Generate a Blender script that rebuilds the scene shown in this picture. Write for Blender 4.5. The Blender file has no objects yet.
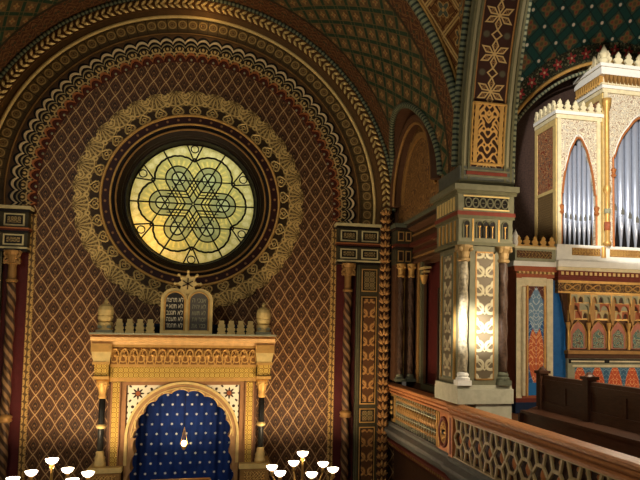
import bpy, math, random
from mathutils import Vector, Matrix
random.seed(7)
PI = math.pi
sc = bpy.context.scene
COL = sc.collection

# ------------------------------------------------------------------ mesh builder
def vadd(a, b): return (a[0]+b[0], a[1]+b[1], a[2]+b[2])
class MB:
    def __init__(s): s.v = []; s.f = []; s.uv = []; s.mi = []
    def face(s, pts, uvs=None, m=0):
        i0 = len(s.v); s.v.extend(tuple(p) for p in pts)
        s.f.append(list(range(i0, i0+len(pts)))); s.mi.append(m)
        if uvs is None:
            n = Vector((0, 0, 0)); P = [Vector(p) for p in pts]
            for i in range(len(P)): n += P[i].cross(P[(i+1) % len(P)])
            a = [abs(n.x), abs(n.y), abs(n.z)]; k = a.index(max(a))
            uvs = [((p[1], p[2]), (p[0], p[2]), (p[0], p[1]))[k] for p in pts]
        s.uv.append(uvs); return s
    def box(s, x0, x1, y0, y1, z0, z1, m=0):
        if x0 > x1: x0, x1 = x1, x0
        if y0 > y1: y0, y1 = y1, y0
        if z0 > z1: z0, z1 = z1, z0
        a = [(x0,y0,z0),(x1,y0,z0),(x1,y1,z0),(x0,y1,z0),(x0,y0,z1),(x1,y0,z1),(x1,y1,z1),(x0,y1,z1)]
        for q in ((3,2,1,0),(4,5,6,7),(0,1,5,4),(1,2,6,5),(2,3,7,6),(3,0,4,7)):
            s.face([a[i] for i in q], m=m)
        return s
    def prism(s, poly, plane, d0, d1, m=0, caps=True, holes=None):
        def P(a, b, d): return {'xz': (a, d, b), 'yz': (d, a, b), 'xy': (a, b, d)}[plane]
        n = len(poly)
        if caps:
            s.face([P(a, b, d0) for a, b in poly], list(poly), m); s.face([P(a, b, d1) for a, b in poly][::-1], list(poly)[::-1], m)
        L = 0
        for i in range(n):
            a, b = poly[i], poly[(i+1) % n]; l = math.dist(a, b)
            s.face([P(*a, d0), P(*b, d0), P(*b, d1), P(*a, d1)], [(L, 0), (L+l, 0), (L+l, d1-d0), (L, d1-d0)], m); L += l
        return s
    def sweep(s, prof, frames, closed=True, m=0, caps=False):
        n = len(prof); cum = [0]
        for i in range(n): cum.append(cum[-1]+math.dist(prof[i], prof[(i+1) % n]))
        rows = []
        for (o, e1, e2, u) in frames:
            rows.append(([(o[0]+a*e1[0]+b*e2[0], o[1]+a*e1[1]+b*e2[1], o[2]+a*e1[2]+b*e2[2]) for a, b in prof], u))
        i0 = len(s.v)
        for r, u in rows: s.v.extend(r)
        for k in range(len(rows)-1):
            for i in range(n if closed else n-1):
                j = (i+1) % n
                s.f.append([i0+k*n+i, i0+k*n+j, i0+(k+1)*n+j, i0+(k+1)*n+i]); s.mi.append(m)
                s.uv.append([(rows[k][1], cum[i]), (rows[k][1], cum[i+1]), (rows[k+1][1], cum[i+1]), (rows[k+1][1], cum[i])])
        if caps:
            s.face(rows[0][0][::-1], None, m); s.face(rows[-1][0], None, m)
        return s
    def arc(s, prof, cx, cz, R, a0, a1, n, y0, m=0, caps=True, sx=1.0):
        fr = []
        for k in range(n+1):
            t = a0+(a1-a0)*k/n; c, d = math.cos(t), math.sin(t)
            fr.append(((cx+R*c*sx, y0, cz+R*d), (c, 0, d), (0, -1, 0), t*R))
        full = abs(abs(a1-a0)-2*PI) < 1e-6
        return s.sweep(prof, fr, True, m, caps and not full)
    def arcx(s, prof, cy, cz, R, a0, a1, n, x0, side=-1, m=0):
        fr = []
        for k in range(n+1):
            t = a0+(a1-a0)*k/n; c, d = math.cos(t), math.sin(t)
            fr.append(((x0, cy+R*c, cz+R*d), (0, c, d), (side, 0, 0), t*R))
        return s.sweep(prof, fr, True, m, True)
    def band(s, rin, rout, a0, a1, n, cx, cz, y, th, m=0):
        """a plate between two polar outlines, its front at y, its back at y+th"""
        p = []
        for k in range(n+1):
            t = a0+(a1-a0)*k/n; c, d = math.cos(t), math.sin(t); a, b = rin(t), rout(t)
            p.append((t, a, b, c, d))
        for k in range(n):
            q = []; uv = []
            for (t, r, c, d) in ((p[k][0], p[k][1], p[k][3], p[k][4]), (p[k][0], p[k][2], p[k][3], p[k][4]),
                                 (p[k+1][0], p[k+1][2], p[k+1][3], p[k+1][4]), (p[k+1][0], p[k+1][1], p[k+1][3], p[k+1][4])):
                q.append((cx+r*c, y, cz+r*d)); uv.append((t, r))
            s.face(q, uv, m)
            B = [(a, y+th, c) for a, b, c in q]
            s.face([q[0], q[3], B[3], B[0]], [uv[0], uv[3], uv[3], uv[0]], m)
            s.face([q[1], B[1], B[2], q[2]], [uv[1], uv[1], uv[2], uv[2]], m)
        return s
    def lathe(s, prof, o=(0, 0, 0), n=20, m=0, lobes=0, amp=0.0, twist=0.0):
        rows = len(prof); i0 = len(s.v); cum = [0]
        for i in range(rows-1): cum.append(cum[-1]+math.dist(prof[i], prof[i+1]))
        for (r, z) in prof:
            for k in range(n):
                t = 2*PI*k/n; rr = r*(1+amp*math.cos(lobes*t+twist*z)) if lobes else r
                s.v.append((o[0]+rr*math.cos(t), o[1]+rr*math.sin(t), o[2]+z))
        for i in range(rows-1):
            for k in range(n):
                j = (k+1) % n
                s.f.append([i0+i*n+k, i0+i*n+j, i0+(i+1)*n+j, i0+(i+1)*n+k]); s.mi.append(m)
                R = 1.0/n
                s.uv.append([(k*R, cum[i]), ((k+1)*R, cum[i]), ((k+1)*R, cum[i+1]), (k*R, cum[i+1])])
        for i, rev in ((0, True), (rows-1, False)):
            if prof[i][0] > 1e-4:
                idx = [i0+i*n+k for k in range(n)]
                s.f.append(idx[::-1] if rev else idx); s.mi.append(m); s.uv.append([(0, cum[i])]*n)
        return s
    def tube(s, pts, r, n=6, m=0, closed=False, uscale=1.0):
        P = [Vector(p) for p in pts]; N = len(P); fr = []; u = 0
        ref = None
        for k in range(N):
            a = P[(k-1) % N] if (k or closed) else P[k]; b = P[(k+1) % N] if (k < N-1 or closed) else P[k]
            t = (b-a).normalized()
            if ref is None:
                ref = Vector((0, 0, 1)) if abs(t.z) < .9 else Vector((1, 0, 0))
            e1 = (ref - t*ref.dot(t)).normalized(); e2 = t.cross(e1); ref = e1
            if k: u += (P[k]-P[k-1]).length
            fr.append((tuple(P[k]), tuple(e1), tuple(e2), u*uscale))
        if closed: fr.append((fr[0][0], fr[0][1], fr[0][2], u*uscale))
        rr = r
        prof = [(rr*math.cos(2*PI*i/n), rr*math.sin(2*PI*i/n)) for i in range(n)]
        return s.sweep(prof, fr, True, m, not closed)
    def ball(s, c, r, n=12, k=8, m=0, sz=1.0):
        prof = [(max(1e-5, r*math.sin(PI*i/k)), -r*sz*math.cos(PI*i/k)) for i in range(k+1)]
        return s.lathe(prof, c, n, m)
    def bar(s, a, b, w, d, m=0, up=(0, 0, 1)):
        """a square bar from a to b, width w across, depth d along up"""
        A, B = Vector(a), Vector(b); t = (B-A).normalized(); u = Vector(up); e2 = (u-t*u.dot(t)).normalized(); e1 = t.cross(e2)
        L = (B-A).length
        pr = [(-w/2, -d/2), (w/2, -d/2), (w/2, d/2), (-w/2, d/2)]
        return s.sweep(pr, [(tuple(A), tuple(e1), tuple(e2), 0), (tuple(B), tuple(e1), tuple(e2), L)], True, m, True)
    def build(s, name, mats, parent=None, smooth=False, loc=None, bevel=0):
        if not isinstance(mats, (list, tuple)): mats = [mats]
        me = bpy.data.meshes.new(name)
        me.from_pydata(s.v, [], s.f)
        ul = me.uv_layers.new(name='UVMap'); k = 0
        flat = [c for f in s.uv for p in f for c in p]
        ul.data.foreach_set('uv', flat)
        me.polygons.foreach_set('material_index', s.mi)
        if smooth: me.polygons.foreach_set('use_smooth', [True]*len(me.polygons))
        for m in mats: me.materials.append(m)
        me.update()
        o = bpy.data.objects.new(name, me); COL.objects.link(o)
        if parent is not None: o.parent = parent; o.matrix_parent_inverse = Matrix.Translation(-parent.location) if True else Matrix()
        if smooth and smooth != True:
            pass
        if bevel:
            b = o.modifiers.new('edge', 'BEVEL'); b.width = bevel; b.segments = 1; b.limit_method = 'ANGLE'
        return o
def tag(o, label=None, cat=None, group=None, kind=None):
    if label: o['label'] = label
    if cat: o['category'] = cat
    if group: o['group'] = group
    if kind: o['kind'] = kind
    return o
def thing(name, loc, label, cat, group=None):
    o = bpy.data.objects.new(name, None); COL.objects.link(o); o.location = loc; o.empty_display_size = .1
    return tag(o, label, cat, group)
def struct(name, mb, mats, label, cat, smooth=False):
    return tag(mb.build(name, mats, None, smooth), label, cat, None, 'structure')
def copy_tree(o, parent=None):
    c = o.copy(); COL.objects.link(c)
    if parent is not None:
        c.parent = parent; c.matrix_parent_inverse = o.matrix_parent_inverse.copy()
    for ch in [x for x in bpy.data.objects if x.parent == o]: copy_tree(ch, c)
    return c

# ------------------------------------------------------------------ node expressions
class Nd:
    def __init__(s, nt, k): s.nt, s.k = nt, k
    def _b(s, op, o, rev=False):
        a, b = (o, s) if rev else (s, o); return mth(s.nt, op, a, b)
    def __add__(s, o): return s._b('ADD', o)
    def __radd__(s, o): return s._b('ADD', o, True)
    def __sub__(s, o): return s._b('SUBTRACT', o)
    def __rsub__(s, o): return s._b('SUBTRACT', o, True)
    def __mul__(s, o): return s._b('MULTIPLY', o)
    def __rmul__(s, o): return s._b('MULTIPLY', o, True)
    def __truediv__(s, o): return s._b('DIVIDE', o)
    def __rtruediv__(s, o): return s._b('DIVIDE', o, True)
    def __neg__(s): return mth(s.nt, 'MULTIPLY', s, -1.0)
    def __lt__(s, o): return s._b('LESS_THAN', o)
    def __gt__(s, o): return s._b('GREATER_THAN', o)
def mth(nt, op, *a, clamp=False):
    n = nt.nodes.new('ShaderNodeMath'); n.operation = op; n.use_clamp = clamp
    for i, q in enumerate(a):
        if isinstance(q, Nd): nt.links.new(q.k, n.inputs[i])
        else: n.inputs[i].default_value = float(q)
    return Nd(nt, n.outputs[0])
def f1(op):
    return lambda a, *r: mth(a.nt, op, a, *r)
sin, cos, fabs, frac, floor, sqrt = f1('SINE'), f1('COSINE'), f1('ABSOLUTE'), f1('FRACT'), f1('FLOOR'), f1('SQRT')
pingpong, vmin, fmod, power, atan2 = f1('PINGPONG'), f1('MINIMUM'), f1('FLOORED_MODULO'), f1('POWER'), f1('ARCTAN2')
def vmax(a, b):
    nt = a.nt if isinstance(a, Nd) else b.nt
    return mth(nt, 'MAXIMUM', a, b)
def step(x, a, b):
    """0 below a, 1 above b (a may exceed b)"""
    n = x.nt.nodes.new('ShaderNodeMapRange'); n.clamp = True
    x.nt.links.new(x.k, n.inputs[0]); n.inputs[1].default_value = a; n.inputs[2].default_value = b
    n.inputs[3].default_value = 0; n.inputs[4].default_value = 1
    return Nd(x.nt, n.outputs[0])
def hyp(a, b): return sqrt(a*a+b*b)
def line(x, w, s=.35):
    """1 where |x| < w"""
    return step(fabs(x), w*(1+s), w*(1-s))
class Mat:
    def __init__(s, name):
        s.m = bpy.data.materials.new(name); s.m.use_nodes = True; s.nt = s.m.node_tree
        s.b = s.nt.nodes['Principled BSDF']; s.tc = s.nt.nodes.new('ShaderNodeTexCoord')
    def split(s, out):
        n = s.nt.nodes.new('ShaderNodeSeparateXYZ'); s.nt.links.new(s.tc.outputs[out], n.inputs[0])
        return Nd(s.nt, n.outputs[0]), Nd(s.nt, n.outputs[1]), Nd(s.nt, n.outputs[2])
    def obj(s): return s.split('Object')
    def uv(s): return s.split('UV')[:2]
    def noise(s, scale=5, detail=3, out='Object', rough=.5, stretch=None):
        n = s.nt.nodes.new('ShaderNodeTexNoise'); n.inputs['Scale'].default_value = scale; n.inputs['Detail'].default_value = detail
        n.inputs['Roughness'].default_value = rough
        src = s.tc.outputs[out]
        if stretch:
            mp = s.nt.nodes.new('ShaderNodeMapping'); mp.inputs['Scale'].default_value = stretch
            s.nt.links.new(src, mp.inputs[0]); src = mp.outputs[0]
        s.nt.links.new(src, n.inputs['Vector']); return Nd(s.nt, n.outputs[0])
    def col(s, c):
        if isinstance(c, Nd): return c
        n = s.nt.nodes.new('ShaderNodeRGB'); n.outputs[0].default_value = (c[0], c[1], c[2], 1); return Nd(s.nt, n.outputs[0])
    def mix(s, f, a, b):
        n = s.nt.nodes.new('ShaderNodeMix'); n.data_type = 'RGBA'
        if isinstance(f, Nd): s.nt.links.new(f.k, n.inputs[0])
        else: n.inputs[0].default_value = f
        for q, i in ((a, 6), (b, 7)):
            if isinstance(q, Nd): s.nt.links.new(q.k, n.inputs[i])
            else: n.inputs[i].default_value = (q[0], q[1], q[2], 1)
        return Nd(s.nt, n.outputs[2])
    def out(s, col, rough=.5, metal=0.0, bump=None, bstr=.4, bdist=.02, spec=.16):
        b = s.b
        for q, nm in ((col, 'Base Color'), (rough, 'Roughness'), (metal, 'Metallic')):
            if isinstance(q, Nd): s.nt.links.new(q.k, b.inputs[nm])
            elif isinstance(q, tuple): b.inputs[nm].default_value = (q[0], q[1], q[2], 1)
            else: b.inputs[nm].default_value = q
        b.inputs['Specular IOR Level'].default_value = spec
        if bump is not None:
            n = s.nt.nodes.new('ShaderNodeBump'); n.inputs['Strength'].default_value = bstr; n.inputs['Distance'].default_value = bdist
            s.nt.links.new(bump.k, n.inputs['Height']); s.nt.links.new(n.outputs[0], b.inputs['Normal'])
        return s.m
def srgb(r, g, b):
    f = lambda c: (c/255/12.92) if c <= 10 else (((c/255)+.055)/1.055)**2.4
    return (f(r), f(g), f(b))
def plain(name, c, rough=.5, metal=0.0, var=.12, scale=9, spec=.16):
    M = Mat(name); n = M.noise(scale, 4)
    k = tuple(x*(1-var) for x in c); l = tuple(min(1, x*(1+var)) for x in c)
    return M.out(M.mix(step(n, .3, .7), k, l), rough, metal, spec=spec)
# ------------------------------------------------------------------ materials
GOLD = plain('gold_paint', srgb(196, 152, 84), .42, .35)
GOLD_DIM = plain('dull_gold', srgb(150, 112, 62), .5, .25)
GOLD_PALE = plain('pale_gold', srgb(214, 186, 120), .45, .2)
GOLD_RED = plain('coppery_gold', srgb(168, 104, 58), .5, .25)
CREAM = plain('cream_paint', srgb(214, 200, 160), .6)
SAGE = plain('sage_paint', srgb(148, 146, 118), .6)
SAGE_DARK = plain('dark_sage_paint', srgb(92, 94, 76), .6)
SLATE = plain('slate_paint', srgb(104, 102, 94), .6)
INK = plain('black_paint', srgb(24, 19, 14), .5)
OLIVE = plain('olive_paint', srgb(92, 88, 62), .6)
ROSEWOOD = plain('dark_red_brown_paint', srgb(82, 38, 24), .6)
BROWN = plain('brown_paint', srgb(84, 56, 36), .6)
BROWN_DARK = plain('dark_brown_paint', srgb(48, 34, 25), .6)
TERRA = plain('terracotta_paint', srgb(158, 88, 58), .6)
TERRA_DARK = plain('dull_red_paint', srgb(112, 52, 38), .6)
MAROON = plain('maroon_paint', srgb(70, 23, 20), .6)
BLUE = plain('blue_paint', srgb(30, 92, 150), .55)
BLUE_DARK = plain('navy_paint', srgb(24, 40, 66), .55)
TEAL = plain('teal_paint', srgb(70, 110, 110), .6)
WHITE = plain('white_paint', srgb(226, 222, 210), .55, 0, .05)
IRON = plain('black_iron', srgb(24, 22, 20), .5, .3)
BRASS = plain('brass', srgb(190, 148, 80), .35, .7)
STONE = plain('grey_stone', srgb(120, 116, 108), .75, 0, .2)
PLASTER = plain('plain_plaster', srgb(110, 84, 60), .8, 0, .15)
PIPE = plain('tin_pipe_metal', srgb(196, 204, 220), .32, .55, .04, spec=.5)
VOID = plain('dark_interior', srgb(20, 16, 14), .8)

def wood(name, c, rough=.4):
    M = Mat(name); n = M.noise(6, 5, stretch=(9, 1.0, 9)); 
    return M.out(M.mix(step(n, .3, .7), tuple(x*.7 for x in c), tuple(x*1.25 for x in c)), rough, 0, spec=.15)
WOOD = wood('dark_walnut', srgb(66, 42, 29))
WOOD_RAIL = wood('rail_wood', srgb(164, 108, 64), .45)
WOOD_RED = wood('reddish_wood', srgb(128, 66, 38), .45)

def arab(u, v, s, k=1.8):
    """scrolling vine value, mirrored about u = 0"""
    w = fabs(u)
    return sin(w*s + k*sin(v*s*.83)) * sin(v*s + k*cos(w*s*1.13)) 
def scroll(name, ground, vine, s=22, third=None, w=.16, rough=.55, metal=.15, per=None, k=1.8):
    M = Mat(name); u, v = M.uv()
    if per: u = pingpong(u, per)
    a = arab(u, v, s, k); l = line(a-.25, w)
    c = M.mix(l, ground, vine)
    if third is not None: c = M.mix(step(a, -.45, -.6), c, third)
    return M.out(c, rough, metal*1.0, bump=l, bstr=.5, bdist=.01)
SCROLL_GOLD = scroll('gold_scrollwork', srgb(120, 84, 44), srgb(206, 164, 92), 42, None, .3)
DARKPANEL = plain('dark_olive_panel', srgb(66, 60, 42), .55)
UPPER_SAGE = plain('shaded_sage', srgb(108, 104, 80), .6)  # sage darkened in its colour for the pier's parts out of the sun
SCROLL_DARK = scroll('gilt_tree_on_dark', srgb(52, 32, 20), srgb(196, 150, 84), 24, None, .42, k=1.3)
SCROLL_PALE = scroll('pale_scrollwork', srgb(170, 140, 90), srgb(226, 204, 140), 46, None, .3)
SCROLL_DIM = scroll('dim_scrollwork', srgb(72, 54, 34), srgb(150, 116, 66), 36, srgb(96, 60, 40), .26)
def contour(name, ground, vine, scale, bands, third, rough=.55, metal=0.0):
    """flowing arabesque: the contour lines of a smooth field, with spots where it peaks"""
    M = Mat(name); n = M.noise(scale, 1.0, 'Object', .3)
    l = line(frac(n*bands)-.5, .17); k = step(frac(n*bands*.5+.25), .62, .7)
    c = M.mix(k, ground, third); c = M.mix(l, c, vine)
    return M.out(c, rough, metal, bump=l, bstr=.4, bdist=.01)
SCROLL_LUN = contour('lunette_arabesque', srgb(108, 76, 42), srgb(146, 108, 62), 5, 7, srgb(92, 62, 38))
SCROLL_ORGAN = contour('organ_arabesque', srgb(186, 176, 156), srgb(226, 212, 178), 9, 8, srgb(158, 136, 116))
SCROLL_RED = contour('red_arabesque', srgb(124, 60, 42), srgb(186, 140, 92), 8, 8, srgb(92, 76, 66))
def m_strap():
    M = Mat('spandrel_strapwork'); u, v = M.uv()
    a = frac(u/.72+v/1.02)-.5; b = frac(u/.72-v/1.02)-.5
    strap = vmax(line(fabs(a)-.46, .028), line(fabs(b)-.46, .028)); strap2 = vmax(line(fabs(a)-.34, .014), line(fabs(b)-.34, .014))
    d = hyp(a, b); al = atan2(a, b)
    fl = step(d-.19-.08*cos(al*4), .02, -.02); rib = line(d-.19-.08*cos(al*4), .022); eye = step(d, .07, .05)
    vine = line(arab(pingpong(u, .36), v, 15.0)-.25, .2)
    c = M.mix(vine, srgb(124, 82, 44), srgb(172, 128, 72)); c = M.mix(fl, c, srgb(104, 104, 80)); c = M.mix(vmax(rib, eye), c, srgb(206, 166, 100)); c = M.mix(strap2, c, srgb(84, 48, 30)); c = M.mix(strap, c, srgb(214, 174, 106))
    return M.out(c, .55, .1, bump=vmax(strap, rib), bstr=.5)
SCROLL_SPAN = m_strap()
SCROLL_SAGE = scroll('sage_scrollwork', srgb(120, 108, 84), srgb(160, 148, 116), 30, srgb(90, 74, 58), .25, metal=0)

def m_lattice():
    M = Mat('lattice_wallpaint'); x, y, z = M.obj()
    w, h = .286, .445
    wob = .035*sin((x/w)*2*PI)
    a = x/w + z/h + wob; b = x/w - z/h + wob
    p = frac(a)-.5; q = frac(b)-.5
    lines = vmax(step(fabs(p), .457, .476), step(fabs(q), .457, .476))
    edge = vmax(step(fabs(p), .33, .37), step(fabs(q), .33, .37))
    lx = (p+q)*.5; lz = (p-q)*.5            # inside one lozenge
    fleur = step(hyp(lx*2.4, (lz+.02)*1.5)+.05*sin(lz*60)+.05*sin(fabs(lx)*70), .30, .22)
    fleur = vmax(fleur, line(hyp(fabs(lx)-.10, lz+.14)-.07, .03))
    dot = step(hyp(lx, fabs(lz)-.30), .055, .035); dot = vmax(dot, step(hyp(lx, lz+.04), .07, .04))
    n = M.noise(2.2, 4)
    c = M.mix(step(n, .3, .7), srgb(66, 44, 27), srgb(86, 58, 36))
    c = M.mix(edge, c, srgb(100, 64, 39))
    c = M.mix(fleur, c, srgb(50, 36, 25))
    c = M.mix(step(fabs(fabs(lx)+fabs(lz)*.75-.17), .03, .018), c, srgb(112, 76, 46))
    c = M.mix(dot, c, srgb(140, 102, 62))
    c = M.mix(lines, c, srgb(204, 168, 114))
    return M.out(c, .5, lines*.2, bump=lines, bstr=.5, bdist=.01)
LATTICE = m_lattice()

def m_border():
    M = Mat('gold_border_strip'); x, y, z = M.obj()
    t = frac(z/.17)-.5; s = fmod(x+60.0, 1.0)
    ring = line(hyp(frac(x/.13)-.5, t)-.3, .1); d = step(hyp(frac(x/.13)-.5, t), .14, .1)
    wv = line(sin(z*2*PI/.17)*.3+(frac(x/.13)-.5), .1)
    c = M.mix(vmax(ring, vmax(wv, d)), srgb(96, 72, 40), srgb(196, 156, 90))
    return M.out(c, .5, .15)
BORDER = m_border()

def m_lace():
    M = Mat('filigree_gilding'); t, r = M.uv(); N = 34
    a = t*(N/(2*PI)); c = (frac(a)-.5)*.45; c2 = (frac(a+.5)-.5)*.45
    k = 2.70-r; al = atan2(c, k); d = hyp(c, k)
    fan = step(sin(al*17), .1, .5)*step(d, .36, .33)*step(d, .07, .09)
    l = vmax(fan*.8, line(d-.35, .014)); l = vmax(l, line(hyp(c2, r-2.60)-.085, .013)); l = vmax(l, step(hyp(c2, r-2.60), .04, .025))
    l = vmax(l, line(hyp(c2, r-2.40)-.05, .014)); l = vmax(l, line(sin(r*52)+sin(a*PI*8)*1.0, .3)*.5)
    fine = M.noise(34, 2)
    g = M.mix(step(fine, .4, .62), srgb(78, 60, 34), srgb(132, 106, 60))
    g = M.mix(l, g, srgb(218, 184, 112))
    g = M.mix(step(r, 2.34, 2.32), g, srgb(58, 42, 24)); g = M.mix(line(hyp(c2, r-2.225)-.15, .012)*step(r, 2.36, 2.33), g, srgb(150, 116, 66))
    return M.out(g, .48, .2, bump=l, bstr=.5, bdist=.01)
LACE = m_lace()

def m_redring():
    M = Mat('red_band_with_gold_dots'); t, r = M.uv()
    a = frac(t*(48/(2*PI)))-.5
    d = step(hyp(a*.26, r-1.985), .034, .024)
    return M.out(M.mix(d, srgb(48, 19, 14), srgb(140, 98, 58)), .5)
REDRING = m_redring()

def m_rosette():
    M = Mat('rosette_squares'); t, r = M.uv(); N = 112
    f = frac(t*(N/(2*PI))); a = (f-.5)*.242; v = r-4.33
    d = hyp(a, v); al = atan2(v, a)
    ring = line(d-.088, .016); pet = step(d-.052-.018*cos(al*8), .008, -.008); eye = step(d, .03, .02)
    sep = step(fabs(f-.5), .455, .475); edge = step(fabs(v), .105, .115)
    c = M.mix(ring, srgb(104, 84, 48), srgb(168, 138, 84))
    c = M.mix(pet, c, srgb(140, 112, 66)); c = M.mix(eye, c, srgb(90, 64, 38))
    c = M.mix(vmax(sep, edge*.6), c, srgb(46, 34, 22))
    return M.out(c, .5, .15, bump=vmax(ring, pet), bstr=.6)
ROSETTE = m_rosette()

def m_beads(name, per, a, b, th=.5):
    M = Mat(name); u, v = M.uv(); n = M.noise(30, 2)
    s = frac(u/per)
    return M.out(M.mix(step(fabs(s-.5)+(n-.5)*.25, .34, .22), b, a), .55)
BEADS = m_beads('green_and_cream_beading', .10, srgb(112, 116, 88), srgb(40, 48, 40))
ROPE_STRIPE = m_beads('striped_beading', .10, srgb(124, 124, 96), srgb(56, 62, 50))
CHECK_GOLD = m_beads('gold_dentil_paint', .11, srgb(220, 170, 96), srgb(88, 40, 26))

def m_arches_band():
    """small gilt figures between the scallops and the red niches"""
    M = Mat('gilt_arcade_band'); t, r = M.uv(); N = 84
    f = frac(t*(N/(2*PI)))-.5; a = f*.275; v = r-3.72
    l = line(hyp(a, v-.04)-.085, .016); l = vmax(l, line(hyp(fabs(a)-.075, v+.09)-.05, .015))
    l = vmax(l, step(hyp(a*1.2, v-.04), .045, .03)); l = vmax(l, line(a, .014)*step(v, .0, -.02))
    c = M.mix(l, srgb(56, 45, 28), srgb(214, 180, 114))
    c = M.mix(step(v, .12, .16), c, srgb(40, 32, 24))
    return M.out(c, .5, .15, bump=l, bstr=.5)
ARCADE = m_arches_band()

def m_vault():
    M = Mat('painted_barrel_vault'); u, v = M.uv()     # u along the curve, v = depth y (0 at the wall, negative to the front)
    w, h = .50, .74
    a = u/w + v/h; b = u/w - v/h; p = frac(a)-.5; q = frac(b)-.5
    bars = vmax(step(fabs(p), .36, .40), step(fabs(q), .36, .40))
    edge = vmax(line(fabs(p)-.36, .022), line(fabs(q)-.36, .022))
    d = hyp(p, q); al = atan2(p, q)
    fl = step(d-.17-.06*cos(al*4), .02, -.02); eye = step(d, .07, .05)
    n = M.noise(9, 4)
    c = M.mix(step(n, .35, .65), srgb(84, 62, 38), srgb(106, 84, 53))
    c = M.mix(fl, c, srgb(138, 112, 68)); c = M.mix(eye, c, srgb(130, 66, 42))
    c = M.mix(bars, c, srgb(28, 56, 40)); c = M.mix(edge, c, srgb(92, 80, 50))
    # floral borders along the wall and the front edge
    bd = vmax(step(v, -1.0, -.98), step(v, -4.52, -4.54))
    ar = arab(pingpong(u, .3), v, 17.0)
    bc = M.mix(line(ar-.2, .2), srgb(72, 42, 27), srgb(116, 84, 50)); bc = M.mix(step(ar, -.5, -.6), bc, srgb(56, 60, 44))
    c = M.mix(bd, c, bc)
    ln = vmax(line(v+1.02, .05), line(v+4.50, .05)); c = M.mix(ln, c, srgb(44, 40, 28))
    return M.out(c, .6)
VAULT = m_vault()

def m_teal():
    M = Mat('teal_painted_vault'); u, v = M.uv()
    w, h = .74, .80
    a = u/w + v/h; b = u/w - v/h; p = frac(a)-.5; q = frac(b)-.5
    bars = vmax(step(fabs(p), .33, .36), step(fabs(q), .33, .36))
    e2 = vmax(line(fabs(p)-.34, .02), line(fabs(q)-.34, .02))
    d = hyp(p, q); al = atan2(p, q)
    fl = step(d-.25-.07*cos(al*4+PI), .03, -.03); eye = step(d, .1, .07)
    red = step(hyp(fabs(p+q)-.28, p-q), .1, .06); red = vmax(red, step(hyp(fabs(p-q)-.28, p+q), .1, .06))
    node = step(hyp(.5-fabs(p), .5-fabs(q)), .085, .06)
    n = M.noise(12, 4)
    c = M.mix(step(n, .4, .6), srgb(44, 72, 62), srgb(66, 84, 66))
    c = M.mix(fl, c, srgb(122, 98, 62)); c = M.mix(eye, c, srgb(90, 84, 56)); c = M.mix(red, c, srgb(128, 66, 54))
    c = M.mix(bars, c, srgb(28, 70, 66)); c = M.mix(e2, c, srgb(24, 44, 42)); c = M.mix(node, c, srgb(222, 214, 196))
    return M.out(c, .6)
TEALV = m_teal()

def m_flowers():
    M = Mat('red_flower_border'); u, v = M.uv()          # v across, 0..0.34
    f = frac(u/.36)-.5; a = f*.36; s = v-.17
    d = hyp(a, s); al = atan2(a, s)
    fl = step(d-.085-.035*cos(al*5), .01, -.01); eye = step(d, .03, .02)
    n = M.noise(16, 2); ar = line(arab(a, s, 34.0)-.2, .2)
    lf = step(n, .56, .62)*(1-fl)
    c = M.mix(lf, srgb(34, 42, 34), srgb(120, 122, 92)); c = M.mix(ar*.5*(1-fl), c, srgb(96, 86, 58)); c = M.mix(fl, c, srgb(160, 56, 58)); c = M.mix(eye, c, srgb(214, 190, 150))
    return M.out(c, .6)
FLOWERS = m_flowers()

def m_star():
    M = Mat('star_flower_soffit'); u, v = M.uv()         # u along the arch, v across (0..0.9)
    L = .66; f = (frac(u/L)-.5)*L; s = v-.45
    d = hyp(f, s); al = atan2(s, f)
    aa = fmod(al+PI/6+20*PI, PI/3)-PI/6; px = d*cos(aa); py = d*sin(aa)
    kite = fabs(py)+.50*fabs(px-.145)-.052
    pet = line(kite, .013); core = step(d, .045, .03)
    g = (frac(u/L+.5)-.5)*L; dia = line(fabs(g)+fabs(s)-.085, .016); lk = line(s, .014)*step(fabs(f), .23, .245)*step(fabs(g), .075, .09)
    inner = line(hyp(px-.145, py)-.022, .010)*.6
    l = vmax(pet, vmax(dia, lk))
    grn = step(hyp(fabs(g)-.0, fabs(s)-.18), .07, .04)
    c = M.mix(grn*.8, srgb(52, 30, 22), srgb(82, 78, 60)); c = M.mix(inner, c, srgb(140, 104, 60)); c = M.mix(vmax(l, core), c, srgb(178, 148, 96))
    e = step(fabs(s), .265, .275); c = M.mix(e, c, srgb(150, 106, 58)); e2 = step(fabs(s), .30, .31); c = M.mix(e2, c, srgb(150, 140, 108))
    return M.out(c, .55)
STARB = m_star()

def m_acanthus(name, ground, leaf, eye, per=.36, w=.42):
    """vertical strip: opposed curling leaves, one pair every PER metres; u = x across (centred), v = z"""
    M = Mat(name); u, v = M.uv()
    s = fabs(fmod(u+w*50, w)-w/2); t = frac(v/per)-.5; tt = t*per
    lf = line(hyp(s-.075, tt+.06)-.085, .028); lf = vmax(lf, step(hyp(s-.03, (tt-.05)*.7), .06, .045)); lf = vmax(lf, line(s*1.1+tt-.06, .018))
    d = step(hyp(s, tt+.12), .04, .028)
    c = M.mix(lf, ground, leaf); c = M.mix(d, c, eye)
    return M.out(c, .5, .1, bump=lf, bstr=.7)
ACANTHUS = m_acanthus('acanthus_panel', srgb(96, 62, 36), srgb(184, 134, 74), srgb(206, 190, 150))
ACANTHUS_SAGE = m_acanthus('sage_acanthus_panel', srgb(98, 86, 66), srgb(176, 164, 130), srgb(120, 84, 60), .34, .38)

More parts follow.
